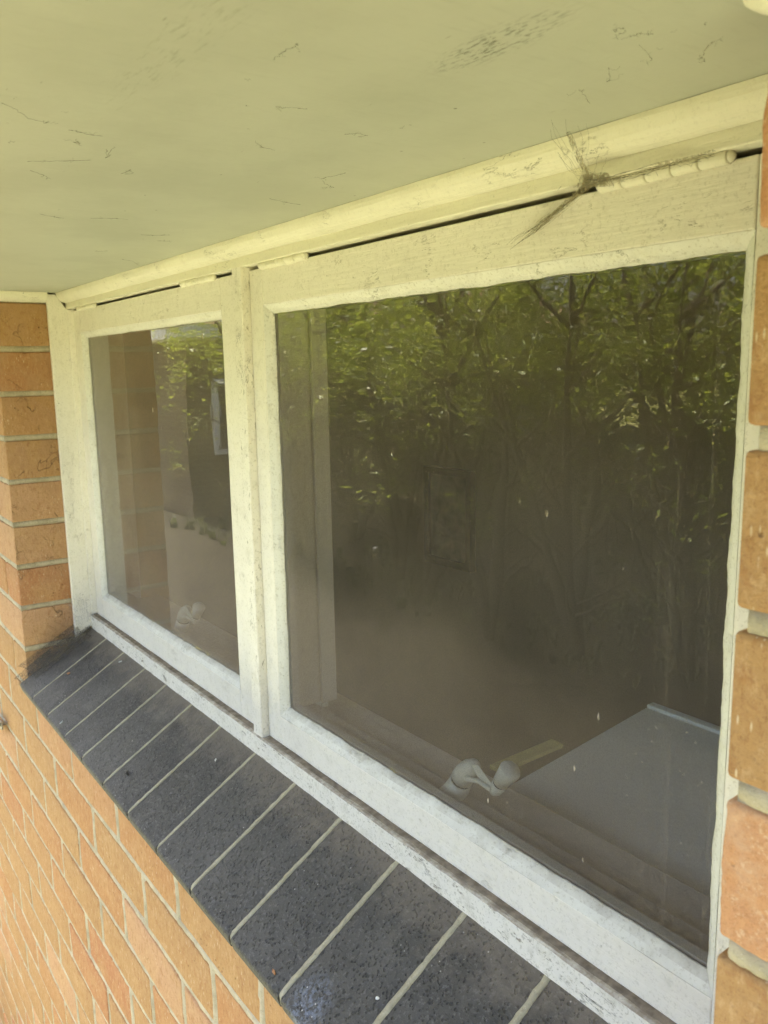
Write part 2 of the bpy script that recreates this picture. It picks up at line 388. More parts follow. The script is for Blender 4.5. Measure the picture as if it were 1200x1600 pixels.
def mat_bark():
    k = NT('bark'); n_ = k.noise(k.scale(k.pos, (30, 30, 6)), 1.5, 5, 0.7)
    return k.pbr(k.mix(n_, (0.04, 0.033, 0.026), (0.12, 0.10, 0.08)), 0.95, k.bump(n_, 0.8, 0.01), 0.1)
M_BARK = mat_bark()
def mat_lawn():
    k = NT('lawn_grass'); p = k.pos
    a = k.noise(p, 1.2, 5, 0.6); b = k.noise(p, 60, 4, 0.7); c3 = k.noise(p, 9, 4, 0.6)
    c = k.mix(k.map(a, 0.35, 0.65), (0.20, 0.21, 0.050), (0.27, 0.25, 0.085))
    c = k.mix(k.map(b, 0.4, 0.7, 0, 0.6), c, (0.12, 0.14, 0.03)); c = k.mix(k.map(c3, 0.5, 0.75, 0, 0.5), c, (0.32, 0.27, 0.12))
    return k.pbr(c, 0.95, k.bump(b, 0.9, 0.03), 0.1)
M_LAWN = mat_lawn()
M_BOUNCE_PATH = mat_plain('bounce_path_sand', (0.39, 0.41, 0.26), 0.95, 0.12, 25, 0.1, 0, 0.6, 0.01)
M_MULCH = mat_plain('bark_mulch', (0.034, 0.029, 0.020), 0.95, 0.5, 35, 0.1, 0, 0.9, 0.02)
M_FENCE = mat_plain('weathered_paling', (0.13, 0.10, 0.072), 0.9, 0.25, 9, 0.1, 0, 0.4, 0.003)
M_FABRIC_WHITE = mat_plain('bench_laminate', (0.82, 0.82, 0.78), 0.45, 0.04, 6)
M_LATCH = mat_plain('latch_enamel', (0.70, 0.66, 0.58), 0.4, 0.06, 60)
M_ROOM = mat_plain('room_plaster', (0.42, 0.34, 0.26), 0.8, 0.06, 4)
M_ROOMDARK = mat_plain('room_floor_carpet', (0.10, 0.085, 0.07), 0.95, 0.2, 50)
M_FRAMEBLK = mat_plain('picture_frame_black', (0.02, 0.02, 0.018), 0.5)
M_PICT = mat_plain('picture_print', (0.25, 0.22, 0.17), 0.6, 0.5, 9)
M_YELLOW = mat_plain('yellow_wood', (0.55, 0.46, 0.16), 0.5, 0.12, 30)
M_METAL = mat_plain('dull_metal', (0.32, 0.29, 0.25), 0.5, 0.2, 60, 0.5, 0.7)
M_WHITEFASCIA = mat_plain('fascia_white', (0.80, 0.79, 0.78), 0.5, 0.03, 3)
M_TILE = mat_plain('roof_tile', (0.22, 0.11, 0.07), 0.8, 0.2, 6)
M_BUG = mat_plain('insect_shell', (0.015, 0.013, 0.012), 0.35)
M_DRYLEAF = mat_plain('dry_leaf', (0.36, 0.17, 0.07), 0.7, 0.3, 200)
M_DROP = mat_plain('chalky_white', (0.72, 0.71, 0.68), 0.8, 0.1, 200)
M_DUST = mat_plain('settled_dust', (0.21, 0.175, 0.14), 0.97, 0.35, 90, 0.05, 0, 0.8, 0.002)
M_GROOVE_SHADE = mat_plain('groove_shade', (0.03, 0.028, 0.025), 0.9)
def mat_far_brick():
    k = NT('far_brick'); t = k.n('TexBrick'); sx = k.n('SeparateXYZ'); k.l(k.pos, sx.inputs[0]); cb = k.n('CombineXYZ')
    k.l(k.math('ADD', sx.outputs[0], sx.outputs[1]), cb.inputs[0]); k.l(sx.outputs[2], cb.inputs[1]); k.l(cb.outputs[0], t.inputs['Vector'])
    t.inputs['Scale'].default_value = 1.0; t.inputs['Brick Width'].default_value = 0.24; t.inputs['Row Height'].default_value = 0.086; t.inputs['Mortar Size'].default_value = 0.008
    t.inputs['Color1'].default_value = (0.13, 0.085, 0.045, 1); t.inputs['Color2'].default_value = (0.095, 0.06, 0.035, 1); t.inputs['Mortar'].default_value = (0.18, 0.165, 0.12, 1)
    return k.pbr(t.outputs['Color'], 0.9)
M_FARBRICK = mat_far_brick()
def mat_veil(name='web_veil', c=(0.30, 0.26, 0.17)):
    k = NT(name); p = k.pos
    d = k.n('BsdfDiffuse'); d.inputs[0].default_value = (*c, 1); t = k.n('BsdfTransparent'); m_ = k.n('MixShader')
    f = k.map(k.noise(k.scale(p, (500, 500, 160)), 1.0, 5, 0.75), 0.36, 0.66, 0.06, 0.78)
    k.l(f, m_.inputs[0]); k.l(t.outputs[0], m_.inputs[1]); k.l(d.outputs[0], m_.inputs[2]); k.l(m_.outputs[0], k.out.inputs[0]); return k.m
M_VEIL = mat_veil(); M_VEIL_DARK = mat_veil('sooty_veil', (0.14, 0.12, 0.10))
M_DARKGLASS = mat_plain('far_window_glass', (0.03, 0.035, 0.04), 0.05, 0.0, 1, 0.5, 0, 0.0)

# ------------------------------------------------------------------ main dimensions (metres, relative to the camera)
YW = 0.3557                    # face of the brick wall
XL, XR = -1.735, -0.2020       # the opening
YS, YG, YM, YB = 0.5019, 0.5121, 0.4908, 0.4890   # sash face, glass, mullion face, timber sill face
ZSOF = 0.1604                  # soffit
COURSE, J0 = 0.0862, -0.0338   # brick course and the reference bed joint
PITCH = 0.238
JT = 0.0112                    # joint thickness

# ------------------------------------------------------------------ ground and garden bed
mb = MB(); mb.add([(-90, -90, 0), (90, -90, 0), (90, 90, 0), (-90, 90, 0)], [(0, 1, 2, 3)])
tag(mb.build('lawn', M_LAWN), kind='structure')
mb = MB()
xs = [-16 + 0.4 * i for i in range(61)]
front = [(x, -1.52 + 0.22 * noise.noise(Vector((x * 0.7, 3, 0)))) for x in xs]
mb.add([(x, y, 0.004) for x, y in front] + [(x, -6.4, 0.004) for x in xs], [(i, i + 1, 61 + i + 1, 61 + i) for i in range(60)])
tag(mb.build('garden_bed', M_MULCH), kind='structure')
mb = MB(); mb.add([(-16, -1.30, 0.008), (8, -1.30, 0.008), (8, -0.36, 0.008), (-16, -0.36, 0.008)], [(0, 1, 2, 3)])
tag(mb.build('bounce_path', M_BOUNCE_PATH), kind='structure')  # unseen pale path, added to bounce sunlight up to the soffit
mb = MB(); mb.add([(-16, -0.365, 0.004), (8, -0.365, 0.004), (8, 0.352, 0.004), (-16, 0.352, 0.004)], [(0, 1, 2, 3)])
tag(mb.build('bounce_cut_soil', M_MULCH), kind='structure')  # unseen dark strip, added to cut the bounce light on the lower wall

# ------------------------------------------------------------------ brick wall
def rounded_box(L, D, H, r, seed, sub=(2, 1, 1), amp=0.0):
    """a brick with worn arrises, front at y = 0, centred in x and z"""
    def steps(a, n):
        inner = [a * i / n for i in range(1, n) if r * 1.3 < a * i / n < a - r * 1.3]
        return [0, r * 0.35, r * 1.0] + inner + [a - r, a - r * 0.35, a]
    X, Y, Zs = steps(L, sub[0]), steps(D, sub[1]), steps(H, sub[2])
    idx = {}; vs = []; fs = []
    def vid(i, j, k_):
        key = (i, j, k_)
        if key not in idx:
            p = Vector((X[i], Y[j], Zs[k_]))
            c = Vector((min(max(p.x, r), L - r), min(max(p.y, r), D - r), min(max(p.z, r), H - r)))
            d = p - c
            if d.length > 1e-9: p = c + d.normalized() * min(d.length, r) if (abs(d.x) > 1e-9) + (abs(d.y) > 1e-9) + (abs(d.z) > 1e-9) > 1 else p
            if amp:
                q = p * 45 + Vector((seed * 7.3, seed * 3.1, seed * 1.7)); q2 = p * 160 + Vector((seed, seed * 2, 0))
                n_ = noise.noise_vector(q) * amp + noise.noise_vector(q2) * amp * 0.6
                p = p + n_
            idx[key] = len(vs); vs.append((p.x - L / 2, p.y, p.z - H / 2))
        return idx[key]
    nx, ny, nz = len(X) - 1, len(Y) - 1, len(Zs) - 1
    for i in range(nx):
        for j in range(ny):
            for kk in (0, nz): fs.append((vid(i, j, kk), vid(i + 1, j, kk), vid(i + 1, j + 1, kk), vid(i, j + 1, kk)))
    for i in range(nx):
        for k_ in range(nz):
            for jj in (0, ny): fs.append((vid(i, jj, k_), vid(i + 1, jj, k_), vid(i + 1, jj, k_ + 1), vid(i, jj, k_ + 1)))
    for j in range(ny):
        for k_ in range(nz):
            for ii in (0, nx): fs.append((vid(ii, j, k_), vid(ii, j + 1, k_), vid(ii, j + 1, k_ + 1), vid(ii, j, k_ + 1)))
    return vs, fs
brick_cache = {}
def brick_mesh(L, var, near=False):
    key = (round(L, 3), var, near)
    if key not in brick_cache:
        m_ = MB()
        if near: m_.add(*rounded_box(L, 0.11, COURSE - JT, 0.0032, var, (48, 16, 26), 0.0012))
        else: m_.add(*rounded_box(L, 0.11, COURSE - JT, 0.0024, var, (5, 2, 2), 0.0011))
        brick_cache[key] = m_.mesh('brick', M_BRICK_NEAR if near else M_BRICK, smooth=True)
    return brick_cache[key]
wall = tag(empty('brick_wall'), 'tan and orange brick house wall with cream mortar around and below the window', 'wall')
far_bricks = MB()
n_br = 0
def lay(x0, x1, row, near=False):
    """one brick filling x0..x1 of a course (joint included on the right)"""
    global n_br
    L = x1 - x0 - JT
    if L < 0.03: return
    zc = Z(J0 - COURSE * (row + 0.5)); xc = (x0 + x1) / 2
    if zc - COURSE / 2 < 0.0: return
    q = Vector((xc, YW, zc - ZC)); dep = q.dot(AX_F)
    px = 600 + F_PX * q.dot(AX_R) / dep; py = 800 + F_PX * q.dot(AX_D) / dep
    seen = -130 < px < 1330 and -150 < py < 1750
    if seen and n_br < 300:
        me = brick_mesh(L, random.randint(0, 4), near)
        o = bpy.data.objects.new('brick', me); C.objects.link(o); o.parent = wall
        o.location = (xc, YW + random.uniform(-0.0008, 0.0008), zc + random.uniform(-0.0007, 0.0007))
        o.rotation_euler = (random.uniform(-.004, .004), random.uniform(-.004, .004), random.uniform(-.004, .004))
        n_br += 1
    else:
        vs, fs = rounded_box(L, 0.11, COURSE - JT, 0.003, 0, (1, 1, 1), 0)
        far_bricks.add([(a + xc, b + YW, c_ + zc) for a, b, c_ in vs], fs)
XA, XB = -5.0, 3.2
def course_from(xstart, direction, row, xend, first, near_first=False):
    """bricks running away from an arris"""
    x = xstart; L = first; k_ = 0
    while (x - xend) * direction < 0:
        if direction < 0:
            a = max(x - L, xend); lay(a, x + (JT / 2 if k_ == 0 else 0), row)
            x = x - L
        else:
            b = min(x + L, xend); lay(x - (JT / 2 if k_ == 0 else 0), b, row, near_first and k_ == 0)
            x = x + L
        L = PITCH; k_ += 1
for row in range(-2, 7):
    top_row = row == -2
    half = 0.1115 if row % 2 == 0 else PITCH - 0.004
    if row == -2:
        continue
    course_from(XL, -1, row, XA, half)
    course_from(XR - .0036, +1, row, XB, half, True)
for row in range(7, 27):
    off = -0.9733 if row % 2 == 1 else -0.8686
    x = off - PITCH * 17
    while x < XB:
        if x + PITCH > XA: lay(x + JT / 2, x + PITCH + JT / 2, row)
        x += PITCH
# topmost course under the soffit, cut short
for side, xa, xb in ((0, XA, XL), (1, XR, XB)):
    x = xb if side == 0 else xa
    k_ = 0
    while (x > xa if side == 0 else x < xb):
        L = PITCH if k_ else PITCH - 0.004
        x0, x1 = (max(x - L, xa), x + (JT / 2 if k_ == 0 else 0)) if side == 0 else (x - (JT / 2 + .0036 if k_ == 0 else 0), min(x + L, xb))
        if x1 - x0 > 0.04:
            q = Vector((min(max((x0 + x1) / 2, -3), 1), YW, 0.1))
            if -2.6 < (x0 + x1) / 2 < 0.3:
                m_ = MB(); m_.add(*rounded_box(x1 - x0 - JT, 0.11, (0.140 if side == 0 else 0.127) - (J0 + 2 * COURSE - COURSE + JT / 2), 0.0035, k_ + 9, (20 if k_ == 0 and side else 5, 8 if side else 2, 10 if side else 2), 0.0016))
                h = (0.140 if side == 0 else 0.127) - (J0 + COURSE + JT / 2)
                o = m_.build('brick', M_BRICK_NEAR if side else M_BRICK, wall, smooth=True)
                o.location = ((x0 + x1) / 2, YW, Z(J0 + COURSE + JT / 2 + h / 2))
            else:
                far_bricks.box((x0, YW, Z(J0 + COURSE + JT / 2)), (x1 - JT, YW + .11, Z(0.130)))
        x = x - L if side == 0 else x + L; k_ += 1
tag(far_bricks.build('brick_rest', M_BRICK, wall), kind='stuff')
# mortar: recessed body of the wall
mo = MB()
def mortar_sheet(x0, x1, z0, z1, y, d=0.1):
    nx = max(2, int((x1 - x0) / 0.02)); nz = max(2, int((z1 - z0) / 0.02))
    mo.box((x0, y + 0.003, z0), (x1, y + d, z1))
mortar_sheet(XA, XL - 0.0045, 0.0, Z(0.150), YW + 0.0005, 0.107)
mortar_sheet(XR + 0.0015, XB, 0.0, Z(0.118), YW + 0.0005, 0.107)
mortar_sheet(XL - 0.004, XR + 0.004, 0.0, Z(-0.640), YW + 0.0005, 0.107)
mo.build('mortar', M_MORTAR, wall)
# struck mortar in the joints that show: a lumpy strip in each bed joint
bj = MB()
def strip(x0, x1, zc, y, hh, n):
    vs = []; fs = []
    for i in range(n + 1):
        x = x0 + (x1 - x0) * i / n
        for k_, (dy, dz) in enumerate(((0.004, 1.25), (0.0012, 0.75), (0.0004, 0.0), (0.0014, -0.75), (0.004, -1.25))):
            nn = noise.noise(Vector((x * 60, zc * 90, k_ * 3.3))); n2 = noise.noise(Vector((x * 190, zc * 90, k_ * 5.3 + 9)))
            vs.append((x, y + dy + nn * 0.0009 + n2 * 0.0005, zc + dz * hh + n2 * 0.0012 + nn * 0.0008))
    for i in range(n):
        for k_ in range(4): fs.append((i * 5 + k_, i * 5 + k_ + 1, i * 5 + k_ + 6, i * 5 + k_ + 5))
    bj.add(vs, fs)
for row in range(-1, 27):
    zc = Z(J0 - COURSE * row)
    if zc < 0.02: continue
    if row >= 7: strip(-3.2, 0.4, zc, YW, JT / 2, 520)
    else:
        strip(-3.2, XL - 0.003, zc, YW, JT / 2, 200); strip(XR + 0.003, 0.4, zc, YW, JT / 2, 260)
def strip_y(y0, y1, zc, x, hh, n, sgn):
    vs = []; fs = []
    for i in range(n + 1):
        y = y0 + (y1 - y0) * i / n
        for k_, (dx, dz) in enumerate(((0.0045, 1.2), (0.0022, 0.8), (0.0012, 0.0), (0.0024, -0.8), (0.0045, -1.2))):
            nn = noise.noise(Vector((y * 90, zc * 90, k_ * 3.3))); n2 = noise.noise(Vector((y * 260, zc * 90, k_ * 5.3 + 9)))
            vs.append((x - sgn * (dx + nn * 0.0012 + n2 * 0.0006), y, zc + dz * hh + n2 * 0.0014 + nn * 0.0010))
    for i in range(n):
        for k_ in range(4): fs.append((i * 5 + k_, i * 5 + k_ + 1, i * 5 + k_ + 6, i * 5 + k_ + 5))
    bj.add(vs, fs)
for row in range(-1, 8): strip_y(YW + .0005, YW + .108, Z(J0 - COURSE * row), XL, JT / 2, 70, 1)
bj.build('bed_joint_mortar', M_MORTAR, wall, smooth=True)
pj = MB()
for row in range(-1, 27):
    z1, z0 = Z(J0 - COURSE * row), Z(J0 - COURSE * (row + 1))
    if z0 < 0: continue
    if row < 7:
        first = 0.1115 if row % 2 == 0 else PITCH - 0.004
        xs_ = [XL - first - PITCH * i + JT / 2 for i in range(6)] + [XR + first + PITCH * i - JT / 2 for i in range(3)]
    else:
        off = -0.9733 if row % 2 == 1 else -0.8686
        xs_ = [off + PITCH * i for i in range(-9, 6)]
    for x in xs_:
        vs = []; fs = []
        for i in range(9):
            zz = z0 + (z1 - z0) * i / 8
            for k_, (dy, dx) in enumerate(((0.004, -1.2), (0.0013, -0.7), (0.0006, 0), (0.0013, 0.7), (0.004, 1.2))):
                nn = noise.noise(Vector((x * 50, zz * 70, k_ * 2.7)))
                vs.append((x + dx * JT / 2 + nn * 0.001, YW + dy + nn * 0.0009, zz))
        for i in range(8):
            for k_ in range(4): fs.append((i * 5 + k_, i * 5 + k_ + 1, i * 5 + k_ + 6, i * 5 + k_ + 5))
        pj.add(vs, fs)
pj.build('upright_joint_mortar', M_MORTAR, wall, smooth=True)

# the timber-framed inner leaf and the room behind it
def slab(name, a, b, m_):
    x = MB(); x.box(a, b); return tag(x.build(name, m_), kind='structure')
slab('room_wall_left_of_window', (XA, YW + .112, 0), (XL - .004, 0.625, Z(0.9)), M_ROOM)
slab('room_wall_right_of_window', (XR + .004, YW + .112, 0), (XB, 0.625, Z(0.9)), M_ROOM)
slab('room_wall_below_window', (XL - .003, YW + .112, 0), (XR + .003, 0.60, Z(-0.56)), M_ROOM)
slab('room_wall_above_window', (XL - .003, 0.515, Z(0.165)), (XR + .003, 0.622, Z(0.9)), M_ROOM)
slab('room_wall_back', (XA, 2.30, 0), (XB, 2.40, Z(0.9)), M_ROOM)
slab('room_wall_left', (-3.70, 0.626, 0), (-3.60, 2.299, Z(0.9)), M_ROOM)
m_ = MB()      # unseen side wall, with an opening added to let daylight onto the bench
for a_, b_ in (((1.4, .626, 0), (1.5, .70, Z(.9))), ((1.4, 2.2, 0), (1.5, 2.299, Z(.9))), ((1.4, .70, 0), (1.5, 2.2, Z(-.75))), ((1.4, .70, Z(.55)), (1.5, 2.2, Z(.9)))): m_.box(a_, b_)
tag(m_.build('room_wall_right', M_ROOM), kind='structure')
slab('room_ceiling', (XA, YW + .1, Z(0.902)), (XB, 2.40, Z(1.0)), M_ROOM)
slab('room_floor', (XA + .01, 0.601, 0.45), (XB - .01, 2.299, 0.55), M_ROOMDARK)

# ------------------------------------------------------------------ brick window sill
sill = tag(empty('window_sill'), 'sloping sill of charcoal bricks with pale joints under the white window', 'sill')
YN, ZN = 0.3358, -0.6176          # nose
YT, ZT = 0.5000, -0.5216          # top, running in under the timber sill
sl = Vector((0, YT - YN, ZT - ZN)).normalized(); up_ = Vector((0, -sl.z, sl.y))
sj = [XL + 0.004, -1.6313, -1.5260, -1.4140, -1.3133, -1.2052, -1.0970, -0.9850, -0.8755, -0.7672, -0.6560, -0.5459, -0.4377, -0.3295, XR - 0.003]
def sill_point(x, s, t):
    """s along the slope from the nose, t up out of it"""
    return Vector((x, YN, Z(ZN))) + sl * s + up_ * t
LS = math.hypot(YT - YN, ZT - ZN)
for i in range(len(sj) - 1):
    g = 0.0012 + 0.0020 * i / 13
    x0, x1 = sj[i] + g, sj[i + 1] - g
    prof = []
    r = 0.006
    for a in range(6):
        th = math.pi / 2 * a / 5
        prof.append((r - r * math.sin(math.pi / 2 - th) if False else r * (1 - math.sin(th)), -r + r * math.cos(th)))
    prof = prof[::-1]                      # from the face of the nose up to the slope
    prof = [(0.012, -0.022), (-0.002, -0.014)] + [(p_[0], p_[1]) for p_ in prof]
    prof += [(r + (LS - r) * q / 10, 0.0) for q in range(1, 11)] + [(LS, -0.050), (0.02, -0.050)]
    m_ = MB(); nseg = 8; vs = []; fs = []; mm = len(prof)
    tilt = random.uniform(-0.0012, 0.0012)
    for q in range(nseg + 1):
        fq = q / nseg
        x = x0 + (x1 - x0) * fq; edge = 0.0012 if q in (0, nseg) else 0.0
        for (s_, t_) in prof:
            nn = noise.noise(Vector((x * 60, s_ * 60, i))) * 0.0008
            ex = noise.noise(Vector((s_ * 80, i * 3.1, q))) * 0.0007 if q in (0, nseg) else 0
            p_ = sill_point(x + ex, s_, t_ - edge + nn + tilt * (fq - 0.5)); vs.append(p_)
    for q in range(nseg):
        for k_ in range(mm):
            a, b = q * mm + k_, q * mm + (k_ + 1) % mm; fs.append((a, b, b + mm, a + mm))
    fs.append(tuple(range(mm))[::-1]); fs.append(tuple(nseg * mm + k_ for k_ in range(mm)))
    m_.add(vs, fs); m_.build('sill_brick', M_SILL, sill, smooth=False)
m_ = MB()
for i in range(1, len(sj) - 1):            # a joint of mortar between each pair
    vs = []; fs = []
    hw = 0.0017 + 0.0022 * i / 13
    for q in range(41):
        s_ = -0.0005 + (LS + 0.0) * q / 40
        t0 = -0.010 * max(0, 1 - s_ / 0.008) ** 2
        for k_, (dx, dt) in enumerate(((-1.05, -0.004), (-0.9, -0.0004), (0, 0.0001), (0.9, -0.0004), (1.05, -0.004))):
            nn = noise.noise(Vector((s_ * 150, i * 7.7, k_ * 2.2)))
            vs.append(sill_point(sj[i] + dx * hw * (1 + 0.35 * nn), s_, dt + t0 + nn * 0.0005))
    for q in range(40):
        for k_ in range(4): fs.append((q * 5 + k_, q * 5 + k_ + 1, q * 5 + k_ + 6, q * 5 + k_ + 5))
    m_.add(vs, fs)
m_.build('sill_mortar', M_MORTAR_SILL, sill, smooth=True)
m_ = MB(); m_.sweep([(YN + 0.025, Z(ZN - 0.040)), (YN + 0.025, Z(ZN - 0.004)), (YT, Z(ZT - 0.012)), (YT, Z(ZT - 0.058))], XL + .002, XR - .002)
m_.build('sill_bedding', M_MORTAR_SILL, sill)

# ------------------------------------------------------------------ window
win = tag(empty('window'), 'white painted timber window with two dusty top-hung panes under the eave', 'window')
def wob(seed, amp=0.0006, fr=26):
    return lambda x, k_: (noise.noise(Vector((x * fr, k_ * 3.7, seed))) * amp, noise.noise(Vector((x * fr, k_ * 3.7, seed + 40))) * amp)
# head
m_ = MB(); m_.sweep([(YM, Z(0.1300)), (YM, Z(ZSOF + 0.02)), (0.600, Z(ZSOF + 0.02)), (0.600, Z(0.1300))], XL + 0.002, XR - 0.002, 60, wob(1, 0.0005))
m_.build('head', M_TRIM, win, bevel=0.0012)
# left jamb: stands proud, its bottom cut to the slope of the sill
YJ = 0.4548
def sill_z(y): return ZN + (y - YN) * (ZT - ZN) / (YT - YN)
m_ = MB()
m_.add([(XL + .001, YJ, Z(sill_z(YJ) + .003)), (XL + .0115, YJ, Z(sill_z(YJ) + .003)), (XL + .0115, 0.600, Z(-0.50)), (XL + .001, 0.600, Z(-0.50)),
        (XL + .001, YJ, Z(ZSOF - 0.003)), (XL + .0115, YJ, Z(ZSOF - 0.003)), (XL + .0115, 0.600, Z(0.131)), (XL + .001, 0.600, Z(0.131)),
        (XL + .0115, YB - .001, Z(sill_z(YB) + .003)), (XL + .001, YB - .001, Z(sill_z(YB) + .003)),
        (XL + .0115, YM - .0195, Z(ZSOF - 0.003)), (XL + .001, YM - .0195, Z(ZSOF - 0.003)),
        (XL + .0115, YM - .0005, Z(0.131)), (XL + .001, YM - .0005, Z(0.131))],
       [(0, 1, 5, 4), (1, 8, 2, 6, 12, 10, 5), (0, 4, 11, 13, 7, 3, 9), (0, 9, 8, 1), (9, 3, 2, 8), (4, 5, 10, 11), (11, 10, 12, 13), (13, 12, 6, 7), (2, 3, 7, 6)])
m_.build('jamb', M_PAINT_Z, win, bevel=0.0018)
m_ = MB(); m_.box((XR - .052, YM, Z(-.53)), (XR - .003, 0.600, Z(0.1295))); m_.build('jamb', M_PAINT_Z, win, bevel=0.0015)
# stop bead in the left corner
m_ = MB(); m_.box((XL + .012, YS - .0115, Z(-.497)), (XL + .0155, YS + .004, Z(0.129))); m_.build('stop_bead', M_PAINT_Z, win, bevel=0.001)
# mullion
m_ = MB()
vs = []; fs = []
prof = [(-0.9889, YM), (-0.9664, YM), (-0.9653, YM + 0.0012), (-0.9653, 0.600), (-0.9889, 0.600)]
nz = 50
for i in range(nz + 1):
    zz = Z(-0.4990 + (0.1302 + 0.4990) * i / nz)
    for k_, (x, y) in enumerate(prof):
        a = noise.noise(Vector((zz * 40, k_ * 5, 3))) * 0.0006
        vs.append((x + a * (k_ in (1, 2)), y - a * (k_ < 3), zz))
for i in range(nz):
    for k_ in range(5):
        a, b = i * 5 + k_, i * 5 + (k_ + 1) % 5; fs.append((a, b, b + 5, a + 5))
fs.append((0, 1, 2, 3, 4)); fs.append(tuple(nz * 5 + k_ for k_ in range(5)))
m_.add(vs, fs); m_.build('mullion', M_PAINT_MULL, win)
# timber sill with its dusty ledge
m_ = MB(); m_.sweep([(YB, Z(-0.528)), (YB - 0.0004, Z(-0.5005)), (YB + 0.0018, Z(-0.4990)), (YS + 0.004, Z(-0.4996)), (0.600, Z(-0.4996)), (0.600, Z(-0.535)), (YB + .01, Z(-0.535))], XL + 0.0118, XR - 0.003, 120, wob(5, 0.0007, 40))
m_.build('timber_sill', M_PAINT_SILL, win)
m_ = MB()
n_ = 240; vs = []; fs = []
for i in range(n_ + 1):
    x = XL + 0.014 + (XR - 0.005 - XL - 0.014) * i / n_
    if abs(x + 0.977) < 0.0125: pass
    e = noise.noise(Vector((x * 50, 1, 1))) * 0.0012 + noise.noise(Vector((x * 210, 1, 1))) * 0.0006
    for k_, y in enumerate((YB + 0.0038 + e, YB + 0.006, YB + 0.0095, YS + 0.003)):
        vs.append((x, y, Z(-0.4992) + (0.0009 + noise.noise(Vector((x * 160, y * 300, 0))) * 0.0006) * (0 if k_ == 0 else 1) - (0.0012 if k_ == 0 else 0)))
for i in range(n_):
    if abs(vs[i * 4][0] + 0.977) < 0.016: continue
    for k_ in range(3): fs.append((i * 4 + k_, i * 4 + k_ + 1, i * 4 + k_ + 5, i * 4 + k_ + 4))
m_.add(vs, fs); m_.build('ledge_dust', M_DUST, win, smooth=True)

